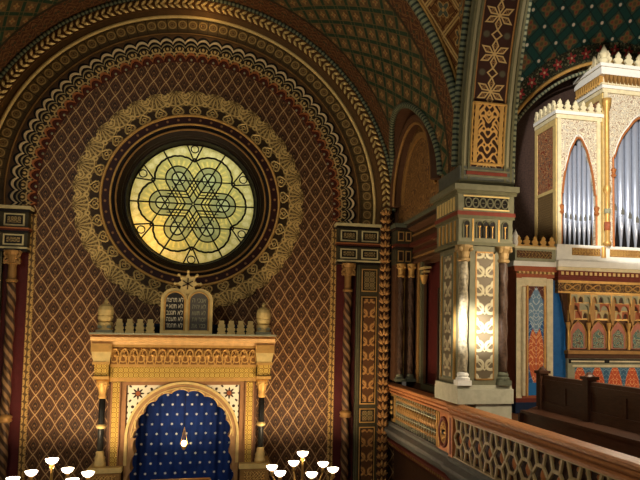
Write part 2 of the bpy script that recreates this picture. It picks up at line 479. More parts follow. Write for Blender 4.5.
def m_spandrel():
    M = Mat('pierced_white_spandrel'); x, y, z = M.obj()
    X0 = fabs(x)-1.0; Z0 = z+1.46; d = hyp(X0, Z0); al = atan2(Z0, X0)
    st = step(d-.10-.035*cos(al*8), .008, -.008); ring = line(d-.17, .012)*.0
    sp = step(d-.215-.03*cos(al*8+PI), .0, .02)*step(line(sin(al*4), .35), .3, .6)*step(d, .27, .25)
    n1 = hyp(fabs(X0)-.16, Z0+.2); h = step(n1, .055, .04)
    h2 = step(hyp(frac(x/.13)-.5, frac(z/.13)-.5), .3, .24)*step(d, .27, .29)
    k = vmax(vmax(st, sp), h2)
    c = M.mix(k, srgb(226, 218, 190), srgb(50, 34, 24)); c = M.mix(step(d, .06, .04), c, srgb(150, 84, 48))
    return M.out(c, .6, 0, bump=k, bstr=-.6)
SPANDREL = m_spandrel()

def m_curtain():
    M = Mat('starry_blue_curtain'); x, y, z = M.obj()
    w = .22; r = .225
    row = floor((z+30)/r); fx = frac((x+.055)/w + row*.5)-.5; fz = frac((z+30)/r)-.5
    d = hyp(fx*w, fz*r); al = atan2(fx, fz)
    st = step(d-.022-.008*cos(al*6), .006, -.004)
    n = M.noise(4, 3)
    c = M.mix(step(n, .3, .7), srgb(16, 40, 100), srgb(22, 52, 120))
    c = M.mix(st, c, srgb(220, 222, 214))
    return M.out(c, .7, 0)
CURTAIN = m_curtain()

def m_zig():
    M = Mat('gilt_frieze_of_fans'); x, y, z = M.obj()
    w = .19; f = (frac(x/w)-.5)*w; g = (frac(x/w+.5)-.5)*w; v = z+.60
    l = line(hyp(f, v-.05)-.075, .014); l = vmax(l, line(hyp(g, v+.07)-.075, .014)); l = vmax(l, step(hyp(f, v-.05), .03, .02)); l = vmax(l, line(fabs(f)-.02-(v+.17)*.25, .012))
    c = M.mix(l, srgb(128, 88, 46), srgb(208, 160, 88))
    return M.out(c, .45, .25, bump=l, bstr=.9)
FANS = m_zig()
def m_small(name, g, l, per=.12):
    M = Mat(name); u, v = M.uv()
    f = frac(u/per)-.5; q = frac(v/per)-.5; d = hyp(f, q)
    k = vmax(line(d-.34, .08), step(d, .17, .1)); k = vmax(k, line(fabs(f)-fabs(q), .06))
    return M.out(M.mix(k, g, l), .45, .25, bump=k, bstr=.8)
SMALL_GOLD = m_small('small_gilt_diaper', srgb(150, 112, 48), srgb(222, 188, 96), .11)
SMALL_DIM = m_small('small_dim_diaper', srgb(92, 78, 50), srgb(160, 136, 88), .14)

def m_bluepanel():
    """blue panel with an orange pointed tree of ornament, u = x - centre, v = z - base"""
    M = Mat('blue_and_orange_panel'); u, v = M.uv(); s = fabs(u)
    a = arab(u, v, 20.0); vine = line(a-.2, .2)
    lo = step(s - .19*vmax(0.0, 1-power(fabs(v-.95)/.75, 2.5)), .01, -.01)
    hi = step(s - .20*vmax(0.0, 1-power(fabs(v-1.95)/.55, 2.0)), .01, -.01)
    base = M.mix(vine, srgb(44, 88, 140), srgb(130, 166, 186))
    org = M.mix(vine, srgb(196, 96, 54), srgb(232, 170, 110))
    up = M.mix(vine, srgb(92, 50, 40), srgb(160, 130, 96))
    c = M.mix(step(v, 2.2, 2.25), base, up); c = M.mix(lo, c, org); c = M.mix(hi, c, M.mix(vine, srgb(110, 140, 164), srgb(180, 196, 200)))
    c = M.mix(step(v, .30, .28), c, srgb(40, 110, 170))
    return M.out(c, .6)
BLUEPANEL = m_bluepanel()

def m_archpanel(name, g, o1, o2, w=.5):
    M = Mat(name); u, v = M.uv()
    s = (frac(u/w)-.5)*w; t = frac(u/w*.5)*2
    h = step(fabs(s) - .20*vmax(0.0, 1-power(vmax(0.0, v)/.66, 2.0)), .01, -.01)
    vine = line(arab(s, v, 30.0)-.2, .22)
    c = M.mix(h, M.mix(vine, g, srgb(120, 150, 160)), M.mix(vine, o1, o2))
    return M.out(c, .6)
ORANGEPANEL = m_archpanel('orange_arch_panel', srgb(60, 96, 120), srgb(190, 84, 48), srgb(226, 160, 104), .46)

def m_glass():
    M = Mat('stained_glass'); x, y, z = M.obj()
    R = 1.52; r = hyp(x, z)/R; t = atan2(z, x)
    a = fmod(t+PI/6+20*PI, PI/3)-PI/6                        # angle inside one petal
    px = r*cos(a); py = r*sin(a)
    d = hyp(px-.48, py); al = atan2(py, px-.48)
    pet = step(d, .375, .365); ring = step(d, .21, .20); tip = step(d, .11, .10)
    ray = step(sin(al*22), .1, .5)*pet*(1-ring)*step(d, .33, .3)
    star = step(r, .60, .5)
    n = M.noise(7, 4); n2 = M.noise(30, 2)
    outer = M.mix(step(n, .35, .65), srgb(196, 190, 142), srgb(220, 214, 176))
    spots = step(hyp(frac(t*(48/(2*PI)))-.5, (r-.9)*7), .42, .3); outer = M.mix(spots*.35, outer, srgb(240, 236, 214))
    petc = M.mix(step(n, .35, .65), srgb(188, 186, 142), srgb(206, 202, 160)); petc = M.mix(ray, petc, srgb(226, 216, 160))
    cen = M.mix(step(n, .35, .65), srgb(172, 174, 142), srgb(190, 192, 160))
    c = M.mix(pet, outer, petc); c = M.mix(ring, c, cen); c = M.mix(step(r, .50, .46)*(1-pet), c, cen); c = M.mix(tip, c, srgb(196, 200, 170))
    c = M.mix(step(n2, .55, .7)*.35, c, srgb(130, 130, 90))
    nt = M.nt; tr = nt.nodes.new('ShaderNodeBsdfTranslucent'); nt.links.new(c.k, tr.inputs[0])
    mx = nt.nodes.new('ShaderNodeMixShader'); mx.inputs[0].default_value = .12
    M.out(c, .25); out = nt.nodes['Material Output']
    nt.links.new(tr.outputs[0], mx.inputs[1]); nt.links.new(M.b.outputs[0], mx.inputs[2]); nt.links.new(mx.outputs[0], out.inputs[0])
    return M.m
GLASS = m_glass()

def emit(name, c, s):
    M = Mat(name); M.out(c, .4); M.b.inputs['Emission Color'].default_value = (*c, 1); M.b.inputs['Emission Strength'].default_value = s
    return M.m
BOWL = emit('lit_opal_glass', srgb(255, 236, 214), 5.0)
BULB = emit('lit_bulb', srgb(255, 224, 160), 40.0)
SCREEN = m_small('organ_lattice_screen', srgb(70, 56, 40), srgb(150, 120, 74), .06)
CARPET = plain('floor_boards', srgb(120, 78, 48), .6)
# ------------------------------------------------------------------ the setting (z is measured from the eye here; everything is lifted at the end)
ZC = 3.12                    # centre height of the great arch
FLOOR_Z, GAL_Z = -6.4, -1.8

def circ(r, a0, a1, n, cx=0, cz=0): return [(cx+r*math.cos(a0+(a1-a0)*k/n), cz+r*math.sin(a0+(a1-a0)*k/n)) for k in range(n+1)]
def rect_hit(t, cx, cz, x0, x1, z0, z1):
    c, s = math.cos(t), math.sin(t); q = []
    if c > 1e-9: q.append((x1-cx)/c)
    if c < -1e-9: q.append((x0-cx)/c)
    if s > 1e-9: q.append((z1-cz)/s)
    if s < -1e-9: q.append((z0-cz)/s)
    k = min(q); return (cx+k*c, cz+k*s)
WZ = 3.13                    # centre of the round window
# back wall with the round opening
mb = MB(); n = 120; x0, x1, z0, z1 = -5.35, 5.35, FLOOR_Z, 8.6
ts = sorted(set([2*PI*k/n for k in range(n)] + [math.atan2(b-WZ, a) % (2*PI) for a in (x0, x1) for b in (z0, z1)]))
for i, t in enumerate(ts):
    u = ts[(i+1) % len(ts)]
    A = (1.95*math.cos(t), WZ+1.95*math.sin(t)); B = (1.95*math.cos(u), WZ+1.95*math.sin(u))
    P = rect_hit(t, 0, WZ, x0, x1, z0, z1); Q = rect_hit(u if u > t else u+2*PI, 0, WZ, x0, x1, z0, z1)
    for y in (0, .75):
        q = [(A[0], y, A[1]), (P[0], y, P[1]), (Q[0], y, Q[1]), (B[0], y, B[1])]
        mb.face(q if y == 0 else q[::-1])
    mb.face([(A[0], 0, A[1]), (B[0], 0, B[1]), (B[0], .75, B[1]), (A[0], .75, A[1])])
struct('wall_back', mb, LATTICE, 'brown wall painted with a gold diamond lattice behind the ark', 'wall')

# round window
win = thing('window_1', (0, 0, WZ), 'round stained glass window with six petals high above the ark', 'window'); win['kind'] = 'structure'
N = 34
def lace_out(t):
    k = abs(math.sin(t*N/2)); return 2.63 + .085*(k**.6)
mb = MB(); mb.band(lambda t: 2.09, lace_out, 0, 2*PI, N*8, 0, WZ, -.05, .05)
lace = mb.build('filigree_ring', LACE, win); lace['label'] = 'gilt filigree ring with a scalloped edge'
mb = MB()
for k in range(N):                                              # raised hearts round the ring
    t = (k+.5)*2*PI/N; c, s = math.cos(t), math.sin(t)
    pts = []
    for j in range(18):
        w = 2*PI*j/18; hx = .011*16*math.sin(w)**3*.74; hy = .011*(13*math.cos(w)-5*math.cos(2*w)-2*math.cos(3*w)-math.cos(4*w))*.74
        rr = 2.225-hy*1.0; pts.append((rr*c-hx*s, -.06, WZ+rr*s+hx*c))
    mb.tube(pts, .02, 4, 0, True)
    pts = [((2.225+.035*math.cos(w))*c-(.045*math.sin(w))*s, -.06, WZ+(2.225+.035*math.cos(w))*s+(.045*math.sin(w))*c) for w in [2*PI*j/8 for j in range(8)]]
    mb.tube(pts, .014, 4, 0, True)
mb.build('heart_tracery', GOLD_PALE, lace)
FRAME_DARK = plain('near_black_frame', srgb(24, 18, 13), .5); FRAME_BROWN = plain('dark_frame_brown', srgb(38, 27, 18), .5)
def ring(name, R, prof, m, parent=win, n=128, smooth=False):
    b = MB(); b.arc(prof, 0, WZ, R, 0, 2*PI, n, 0); return b.build(name, m, parent, smooth)
def disc(a, n=8): return [(a*math.cos(2*PI*i/n), a*math.sin(2*PI*i/n)) for i in range(n)]
def shiftp(p, dy): return [(a, b+dy) for a, b in p]
ring('outer_gilt_moulding', 2.085, shiftp(disc(.034), .07), GOLD, smooth=True)
mb = MB(); mb.band(lambda t: 1.88, lambda t: 2.06, 0, 2*PI, 128, 0, WZ, -.06, .06)
mb.build('red_band', REDRING, win)['label'] = 'dark red ring dotted with gold'
ring('middle_gilt_moulding', 1.872, shiftp(disc(.026), .06), GOLD, smooth=True)
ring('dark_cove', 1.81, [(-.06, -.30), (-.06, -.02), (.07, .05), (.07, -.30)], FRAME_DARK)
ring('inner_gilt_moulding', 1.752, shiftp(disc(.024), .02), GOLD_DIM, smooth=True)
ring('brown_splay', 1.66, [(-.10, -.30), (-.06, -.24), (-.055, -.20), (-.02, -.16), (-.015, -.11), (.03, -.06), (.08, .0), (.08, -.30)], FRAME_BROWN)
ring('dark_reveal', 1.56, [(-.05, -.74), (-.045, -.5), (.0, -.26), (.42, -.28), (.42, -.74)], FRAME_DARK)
mb = MB(); mb.prism([(1.56*math.cos(2*PI*k/96), 1.56*math.sin(2*PI*k/96)) for k in range(96)], 'xz', 0, .012)
g = mb.build('glass_pane', GLASS, win); g.matrix_parent_inverse = Matrix(); g.location = (0, .52, 0)
g['label'] = 'pale yellow and green stained glass'
# lead tracery
mb = MB(); Rg = 1.52; yy = .50
def P2(r, t): return (r*math.cos(t), yy, WZ+r*math.sin(t))
def arcpts(cx, cz, r, a0, a1, n): return [(cx+r*math.cos(a0+(a1-a0)*k/n), yy, WZ+cz+r*math.sin(a0+(a1-a0)*k/n)) for k in range(n+1)]
for k in range(6):
    t = k*PI/3; c, s = math.cos(t), math.sin(t)
    mb.tube([P2(0.02, t), P2(Rg, t)], .021, 5)
    cx, cz = .48*Rg*c, .48*Rg*s
    for d in (.105, .205):
        r = d*Rg
        for sg in (-1, 1):
            a0 = .577*r; ox, oz = -s*r*sg, c*r*sg
            mb.tube([(a0*c+ox, yy, WZ+a0*s+oz), (cx+ox, yy, WZ+cz+oz)], .020, 5)
        mb.tube(arcpts(cx, cz, r, t-PI/2, t+PI/2, 14), .020, 5)
        if d < .15:
            mb.tube(arcpts(cx, cz, r, t+PI/2, t+3*PI/2, 10), .013, 5)
    # outer scalloped petal, its ends meeting its neighbours'
    A = 2.25; pts = []
    for j in range(61):
        w = t-A+2*A*j/60; r = (.370+.008*abs(math.sin(j*PI/4)))*Rg
        X0, Z0 = cx+r*math.cos(w), cz+r*math.sin(w)
        if abs((math.atan2(Z0, X0)-t+PI) % (2*PI)-PI) <= PI/6+.01: pts.append((X0, yy, WZ+Z0))
    mb.tube(pts, .026, 5)
    tm = t+PI/6
    mb.tube([P2(.77*Rg, tm), P2(.77*Rg, tm+2*PI/3)], .018, 5)
    for sg in (-.13, .13): mb.tube([P2(.70*Rg, tm), P2(Rg, tm+sg)], .02, 5)
    mb.tube(arcpts(.92*Rg*math.cos(tm), .92*Rg*math.sin(tm), .06*Rg, 0, 2*PI, 14), .016, 5)
    for dd in (.155, ):
        r = dd*Rg
        for sg in (-1, 1):
            a0 = .577*r; ox, oz = -s*r*sg, c*r*sg
            mb.tube([(a0*c+ox, yy, WZ+a0*s+oz), (cx*.86+ox, yy, WZ+cz*.86+oz)], .013, 5)
mb.tube(arcpts(0, 0, Rg, 0, 2*PI, 72), .03, 6)
mb.build('lead_tracery', IRON, win)

# great arch of mouldings on the back wall
A0, A1 = -.09, PI+.09
def rim(t): return 3.45+.16*abs(math.sin(42*t))**.6
mb = MB(); mb.band(lambda t: 3.46, lambda t: rim(t)+.01, A0, A1, 900, 0, ZC, -.03, .03)
struct('trim_1', mb, ROSEWOOD, 'row of dull red niches on the inner edge of the great arch', 'arch moulding')
mb = MB()
mb.band(lambda t: rim(t), lambda t: rim(t)+.045, A0, A1, 900, 0, ZC, -.10, .08, 0)
mb.band(lambda t: rim(t)+.045, lambda t: 3.86, A0, A1, 900, 0, ZC, -.07, .06, 1)
for k in range(42*2):
    t = (k+.5)*PI/42
    if A0 < ((t+PI/2) % (2*PI))-PI/2 < A1: mb.ball((3.49*math.cos(t), -.05, ZC+3.49*math.sin(t)), .032, 6, 4, 2)
struct('trim_2', mb, [GOLD_RED, ARCADE, SAGE], 'gilt arcade band with lobed orange rims inside the great arch', 'arch moulding')
mb = MB()
def lob(R, a): return lambda t: R+a*abs(math.sin(42*t))**.65
L = [(3.76, 3.80, -.08, 0), (3.80, 3.83, -.10, 2), (3.83, 3.885, -.12, 0), (3.885, 3.935, -.15, 1), (3.935, 3.985, -.17, 0)]
for a, b, y, m in L: mb.band(lob(a-.06, .115), lob(b-.06, .115), A0, A1, 1000, 0, ZC, y, -y, m)
struct('trim_3', mb, [INK, plain('old_cream', srgb(228, 202, 152), .55), plain('dim_cream', srgb(170, 150, 104), .55)], 'scalloped black and cream band of the great arch', 'arch moulding')
mb = MB(); mb.band(lambda t: 3.97, lambda t: 4.15, A0, A1, 160, 0, ZC, -.12, .12, 0)
mb.arc(shiftp(disc(.018, 6), .13), 0, ZC, 4.11, A0, A1, 160, 0, 1)
struct('trim_4', mb, [plain('tan_fillet', srgb(104, 74, 42), .5), GOLD_DIM], 'narrow red and gold fillet outside the scalloped band', 'arch moulding')
mb = MB(); mb.band(lambda t: 4.15, lambda t: 4.48, A0, A1, 160, 0, ZC, -.14, .14)
struct('trim_5', mb, ROSETTE, 'band of gilt rosettes in squares round the great arch', 'arch moulding')
mb = MB(); mb.arc(shiftp(disc(.042, 8), .17), 0, ZC, 4.515, A0, A1, 160, 0)
struct('trim_6', mb, GOLD_PALE, 'plain gold roll moulding outside the rosettes', 'arch moulding', True)
mb = MB(); mb.arc([(-.06, .0), (-.06, .14), (-.02, .17), (.09, .17), (.09, 0)], 0, ZC, 4.60, A0, A1, 160, 0)
struct('trim_7', mb, plain('golden_brown_cove', srgb(108, 80, 46), .5), 'brown cove between gold roll and leaf moulding', 'arch moulding')
LEAF = [(-.15, 0), (-.07, .115), (-.01, .045), (.055, .125), (.05, .035), (.14, 0), (.05, -.035), (.055, -.125), (-.01, -.045), (-.07, -.115)]
def leaf(mb, o, e1, e2, out, h, m, sc=1.0):
    top = [(o[0]+sc*(a*e1[0]*1.0+b*e2[0])+out[0]*h*(1.0 if abs(b) < .05 else .55), o[1]+sc*(a*e1[1]+b*e2[1])+out[1]*h*(1.0 if abs(b) < .05 else .55), o[2]+sc*(a*e1[2]+b*e2[2])+out[2]*h*(1.0 if abs(b) < .05 else .55)) for a, b in LEAF]
    bot = [(o[0]+sc*(a*e1[0]+b*e2[0]), o[1]+sc*(a*e1[1]+b*e2[1]), o[2]+sc*(a*e1[2]+b*e2[2])) for a, b in LEAF]
    cen = tuple(o[i]+out[i]*h*1.25 for i in range(3)); n = len(LEAF)
    for i in range(n):
        j = (i+1) % n
        mb.face([top[i], top[j], cen], [(0, 0), (1, 0), (.5, 1)], m); mb.face([bot[i], bot[j], top[j], top[i]], [(0, 0), (1, 0), (1, 1), (0, 1)], m)
SLIM = [(0, 0), (.05, .038), (.12, .036), (.185, 0), (.12, -.036), (.05, -.038)]
def slim_leaf(mb, o, e1, e2, out, ang, h, m, sc=1.0):
    c, s = math.cos(ang), math.sin(ang)
    f1_ = tuple(e1[i]*c+e2[i]*s for i in range(3)); f2_ = tuple(-e1[i]*s+e2[i]*c for i in range(3))
    base = [tuple(o[i]+sc*(a*f1_[i]+b*f2_[i])+out[i]*.015 for i in range(3)) for a, b in SLIM]
    cen = tuple(o[i]+sc*.095*f1_[i]+out[i]*h for i in range(3)); n = len(SLIM)
    for i in range(n): mb.face([base[i], base[(i+1) % n], cen], [(0, 0), (1, 0), (.5, 1)], m)
mb = MB(); mb.band(lambda t: 4.69, lambda t: 4.97, 0, PI, 160, 0, ZC, -.2, .2, 0)
for k in range(96):
    t = (k+.5)*PI/96; c, s = math.cos(t), math.sin(t)
    for sg in (-1, 1): slim_leaf(mb, (4.83*c, -.2, ZC+4.83*s), (s, 0, -c), (c, 0, s), (0, -1, 0), sg*.72, .07, 1, 1.0)
    if k % 2: mb.ball((4.83*c, -.22, ZC+4.83*s), .03, 6, 4, 1)
struct('trim_8', mb, [plain('leaf_ground', srgb(96, 66, 36), .5), GOLD_PALE], 'gilt laurel leaf moulding on the outer ring of the great arch', 'arch moulding')
mb = MB(); mb.arc(shiftp(disc(.05, 8), .2), 0, ZC, 5.02, 0, PI, 200, 0)
struct('trim_9', mb, BEADS, 'green beaded moulding where wall meets barrel vault', 'arch moulding', True)

# leafy rope down each corner
for sgn, nm, lb in ((1, 'trim_10', 'coppery leaf rope rising in the corner beside the gallery'), (-1, 'trim_11', 'coppery leaf rope in the corner at the picture edge')):
    mb = MB(); mb.box(sgn*4.66, sgn*4.90, -.3, 0, FLOOR_Z, ZC, 0)
    k = 0; z = -4.6
    while z < ZC:
        o = (sgn*4.78, -.3, z)
        for sg in (-1, 1):
            slim_leaf(mb, (o[0]+sg*.02, -.3, z), (0, 0, 1), (1, 0, 0), (0, -1, 0), -sg*-.95*-1 if False else sg*1.05, .07, 1, .85)
            slim_leaf(mb, (o[0]+sg*.03, -.3, z-.02), (0, 0, 1), (1, 0, 0), (0, -1, 0), sg*.45, .09, 1, 1.0)
        slim_leaf(mb, (o[0], -.3, z), (0, 0, 1), (1, 0, 0), (0, -1, 0), 0, .11, 1, 1.05); z += .205
    struct(nm, mb, [plain('rope_ground', srgb(70, 44, 28), .5), plain('rope_leaf', srgb(184, 138, 82), .45, .2)], lb, 'corner moulding')

# entablature, red bay and pilaster either side of the back wall
def entablature(sg, nm, lb):
    def bx(a, b, y, z0, z1, m, yb=0): mb.box(sg*a, sg*b, y, yb, z0, z1, m)
    mb = MB()
    bx(3.56, 4.66, -.26, 1.72, 2.7, 0)
    bx(3.50, 4.66, -.36, 2.66, 2.73, 1); bx(3.53, 4.66, -.31, 2.60, 2.66, 2)
    bx(3.53, 4.66, -.30, 2.17, 2.21, 3); bx(3.52, 4.66, -.32, 2.21, 2.24, 4); bx(3.54, 4.66, -.29, 2.13, 2.17, 2)
    bx(3.55, 4.66, -.30, 1.76, 1.80, 1); bx(3.55, 4.66, -.29, 1.70, 1.76, 2)
    for (a, b) in ((3.63, 4.06), (4.17, 4.60)):
        for (c, d) in ((2.28, 2.56), (1.84, 2.09)):
            bx(a, b, -.275, c, d, 1); bx(a+.035, b-.035, -.28, c+.035, d-.035, 5); bx(a+.075, b-.075, -.285, c+.07, d-.07, 6)
    struct(nm, mb, [DARKPANEL, plain('pale_frame_paint', srgb(208, 192, 138), .5), INK, ROSEWOOD, GOLD_RED, INK, SMALL_DIM], lb, 'entablature')
entablature(1, 'trim_12', 'panelled entablature above the right twisted column')
entablature(-1, 'trim_13', 'panelled entablature above the left twisted column')
for sg, nm, lb in ((1, 'trim_14', 'narrow gold ornamental strip edging the lattice by the right column'), (-1, 'trim_15', 'narrow gold ornamental strip edging the lattice by the left column')):
    mb = MB(); mb.box(sg*3.44, sg*3.57, -.03, 0, FLOOR_Z, 2.6); struct(nm, mb, BORDER, lb, 'wall strip')
for sg, nm, lb in ((1, 'trim_16', 'maroon bay behind the right twisted column'), (-1, 'trim_17', 'maroon bay behind the left twisted column')):
    mb = MB(); mb.box(sg*3.57, sg*4.08, -.05, 0, FLOOR_Z, 1.72); struct(nm, mb, MAROON, lb, 'wall bay')
def pilaster(sg, nm, lb):
    mb = MB(); mb.box(sg*4.08, sg*4.66, -.16, 0, FLOOR_Z, 1.72, 0)
    for x in (4.08, 4.135): mb.box(sg*x, sg*(x+.03), -.19, -.1, FLOOR_Z, 1.70, 1)
    for i, (a, b) in enumerate(((1.02, 1.60), (-1.82, .90), (-2.28, -1.92), (-5.2, -2.38))):
        mb.box(sg*4.21, sg*4.61, -.18, -.1, a, b, 2); mb.box(sg*4.235, sg*4.585, -.185, -.1, a+.03, b-.03, 3)
        w = MB()
        y = -.19
        P = [(sg*4.27, y, a+.06), (sg*4.56, y, a+.06), (sg*4.56, y, b-.06), (sg*4.27, y, b-.06)]
        mb.face(P, [(p[0]-sg*4.41, p[2]) for p in P], 4 if i in (1, 3) else 5)
    struct(nm, mb, [DARKPANEL, OLIVE, GOLD, INK, ACANTHUS, SMALL_DIM], lb, 'pilaster')
pilaster(1, 'trim_18', 'panelled pilaster with gilt acanthus between twisted column and leaf rope')
pilaster(-1, 'trim_19', 'panelled pilaster cut off by the picture edge')

def twisted_column(x, lb):
    t = thing('twisted_column', (x, -.2, FLOOR_Z), lb, 'column')
    pr = [(.088, FLOOR_Z+.4+.03*i) for i in range(int((1.0-FLOOR_Z-.4)/.03)+1)]
    m = MB(); m.lathe([(r, z) for r, z in pr], (x, -.2, 0), 24, 0, 3, .16, 9.0); m.build('shaft', COLSTONE, t, True)
    m = MB(); m.lathe([(.09, 0), (.14, .02), (.15, .05), (.12, .08), (.15, .11), (.15, .14), (.10, .17), (.09, .19)], (x, -.2, -2.14), 20); m.build('shaft_ring', [GOLD_DIM], t, True)
    m = MB(); m.lathe([(.09, 0), (.125, .02), (.125, .06), (.09, .08), (.085, .40), (.12, .43)], (x, -.2, 1.0), 16)
    m.build('capital_neck', GOLD_DIM, t)
    m = MB()
    for sx in (-1, 1):
        for zz in (0, .16): 
            pts = [(x+sx*(.10+.06*math.cos(w)), -.27, 1.50+zz*.9+.065*math.sin(w)) for w in [2*PI*j/10 for j in range(10)]]; m.tube(pts, .028, 6, 0, True)
        m.tube([(x+sx*.17, -.27, 1.42), (x-sx*.17, -.27, 1.72)], .03, 6)
    m.lathe([(.10, 1.40), (.12, 1.5), (.14, 1.62), (.19, 1.70), (.19, 1.72)], (x, -.2, 0), 16)
    m.build('capital', GOLD_DIM, t)
    m = MB(); m.lathe([(.2, 0), (.2, .2), (.15, .24), (.16, .3), (.1, .34), (.1, .42)], (x, -.2, FLOOR_Z), 20); m.build('column_base', STONE, t)
    return t
def m_spiral():
    M = Mat('spiral_striped_column_paint'); u, v = M.uv()
    s = frac(u*3+v*1.43*3)-.5
    c = M.mix(step(fabs(s), .30, .18), srgb(62, 45, 32), srgb(130, 98, 64)); return M.out(c, .45, .15)
COLSTONE = m_spiral()
twisted_column(3.85, 'brown twisted column against a maroon bay right of the ark, beside the leafy pilaster')
twisted_column(-3.85, 'brown twisted column left of the ark near the picture edge')

# ---- barrel vault over the ark, with a side lunette right and left
RV, YF = 5.07, -5.28
LY, LR, LZ = -2.08, 1.92, 3.25
def vault_low(y):
    d = LR*LR-(y-LY)**2
    if d <= 0: return 0.0
    return math.asin(min(1, max(0, LZ+math.sqrt(d)-ZC)/RV))
mb = MB()
for sg in (1, -1):
    ys = sorted(set([0+YF*k/44 for k in range(45)]+[LY-LR, LY+LR, LY-LR*.98, LY+LR*.98])); K = 26
    rows = []
    for y in ys:
        a = vault_low(y); rows.append([(a+(PI/2-a)*k/K) for k in range(K+1)])
    for i in range(len(ys)-1):
        for k in range(K):
            q = [(ys[i], rows[i][k]), (ys[i+1], rows[i+1][k]), (ys[i+1], rows[i+1][k+1]), (ys[i], rows[i][k+1])]
            mb.face([(sg*RV*math.cos(a), y, ZC+RV*math.sin(a)) for y, a in q], [(sg*RV*(PI/2-a), y) for y, a in q])
struct('ceiling', mb, VAULT, 'barrel vault painted with a green and red diamond pattern over the ark', 'vault')
XW, XG = 5.14, 5.46
for sg, nm, lb in ((1, 'wall_right', 'right wall of the ark recess with gilded lunette above gallery opening'), (-1, 'wall_left', 'left wall of the ark recess')):
    mb = MB(); n = 40
    # soffit of the lunette from the groin to the wall plane
    for k in range(n):
        q = []
        for t in (PI*k/n, PI*(k+1)/n):
            y, z = LY+LR*math.cos(t), LZ+LR*math.sin(t); xg = math.sqrt(max(0, RV*RV-(z-ZC)**2)); q.append((y, z, xg, t))
        (ya, za, xa, ta), (yb, zb, xb, tb) = q
        mb.face([(sg*xa, ya, za), (sg*XW, ya, za), (sg*XW, yb, zb), (sg*xb, yb, zb)], [(ta, xa), (ta, XW), (tb, XW), (tb, xb)], 1)
    # lunette field
    fld = [(LY+LR*math.cos(PI*k/n), LZ+LR*math.sin(PI*k/n)) for k in range(n+1)]
    mb.face([(sg*XW, LY+LR, 2.7), (sg*XW, LY+LR, LZ)]+[(sg*XW, y, z) for y, z in fld[1:-1]]+[(sg*XW, LY-LR, LZ), (sg*XW, LY-LR, 2.7)], None, 0)
    # plain wall, with the gallery opening left out
    for (ya, yb, za, zb) in ((0, -1.55, -2.6, 2.7), (-1.55, -4.0, 1.62, 2.7), (-4.0, -4.34, GAL_Z, 2.7), (-1.55, -4.0, -2.4, -1.2)):
        mb.box(sg*XG, sg*(XG+.06), ya, yb, za, zb, 2)
    mb.box(sg*5.16, sg*5.4, 0, -5.28, FLOOR_Z, -2.3, 2)
    for ya, yb in ((0, LY+LR), (LY-LR, -4.34)): mb.box(sg*(RV-.0), sg*(XG+.06), ya, yb, 2.72, 3.3, 2)
    struct(nm, mb, [SCROLL_LUN, BROWN, BROWN], lb, 'wall')
# lunette mouldings: beads on the groin and gilt arches on the field
mb = MB(); n = 48; pts = []
for k in range(n+1):
    t = PI*k/n; y, z = LY+(LR+.02)*math.cos(t), LZ+(LR+.02)*math.sin(t); pts.append((math.sqrt(max(0, RV*RV-(z-ZC)**2))-.03, y, z))
mb.tube(pts, .07, 8)
struct('trim_20', mb, BEADS, 'green beaded arch round the lunette over the gallery', 'arch moulding', True)
mb = MB()
mb.arcx([(-.1, 0), (-.1, .2), (.0, .26), (.06, .26), (.1, .1), (.1, 0)], LY, LZ-.05, LR-.18, 0, PI, 48, XW, -1, 0)
mb.arcx(shiftp(disc(.035), .2), LY, LZ-.05, LR-.30, 0, PI, 48, XW, -1, 1)
mb.arcx([(-.06, 0), (-.06, .06), (.06, .06), (.06, 0)], LY, LZ-.05, LR-.55, 0, PI, 48, XW, -1, 2)
struct('trim_21', mb, [BROWN, GOLD_DIM, GOLD_DIM], 'stepped brown and gold arch lining the lunette over the gallery', 'arch moulding')

# entablature along the right wall of the recess
mb = MB()
prof = [(0, 1.70), (-.10, 1.70), (-.10, 1.76), (-.06, 1.78), (-.06, 2.12), (-.13, 2.14), (-.13, 2.20), (-.16, 2.22), (-.16, 2.25), (-.06, 2.27), (-.06, 2.52), (-.16, 2.56), (-.24, 2.62), (-.24, 2.70), (0, 2.70)]
fr = lambda y: ((XG-.0, y, 0), (1, 0, 0), (0, 0, 1), y)
mb.sweep(prof, [fr(-.25), fr(-4.5)], True, 0, True)
mb.box(XG-.34, XG, -.25, -4.5, 2.70, 2.75, 1); mb.box(XG-.26, XG-.05, -.25, -4.5, 2.60, 2.65, 5); mb.box(XG-.18, XG-.05, -.25, -4.5, 2.13, 2.21, 2); mb.box(XG-.10, XG, -.7, -4.45, 2.40, 2.44, 3); mb.box(XG-.09, XG, -.7, -4.45, 1.98, 2.03, 2); mb.box(XG-.09, XG, -.7, -4.45, 1.84, 1.88, 3)
mb.box(4.97, 5.36, -.05, -.70, -1.2, 1.70, 0); mb.box(4.95, 5.38, -.05, -.74, 1.70, 2.56, 6); mb.box(4.90, 5.42, -.05, -.82, 2.62, 2.72, 1); mb.box(4.92, 5.40, -.05, -.79, 2.56, 2.62, 5); mb.box(4.93, 5.40, -.05, -.78, 2.14, 2.21, 2); mb.box(4.94, 5.39, -.05, -.77, 2.08, 2.14, 5)
for xa, xb in ((5.0, 5.15), (5.2, 5.34)):
    for za, zb in ((2.28, 2.52), (1.76, 2.04)):
        mb.box(xa, xb, -.74, -.755, za, zb, 4); mb.box(xa+.025, xb-.025, -.755, -.765, za+.03, zb-.03, 5)
for xa in (5.165, 5.31): mb.box(xa, xa+.04, -.70, -.73, -1.15, 1.68, 7)
struct('trim_22', mb, [BROWN, SAGE_DARK, ROSEWOOD, GOLD_DIM, GOLD, BROWN_DARK, DARKPANEL, GOLD_PALE], 'stepped cornice along the gallery wall between corner and pier', 'cornice')

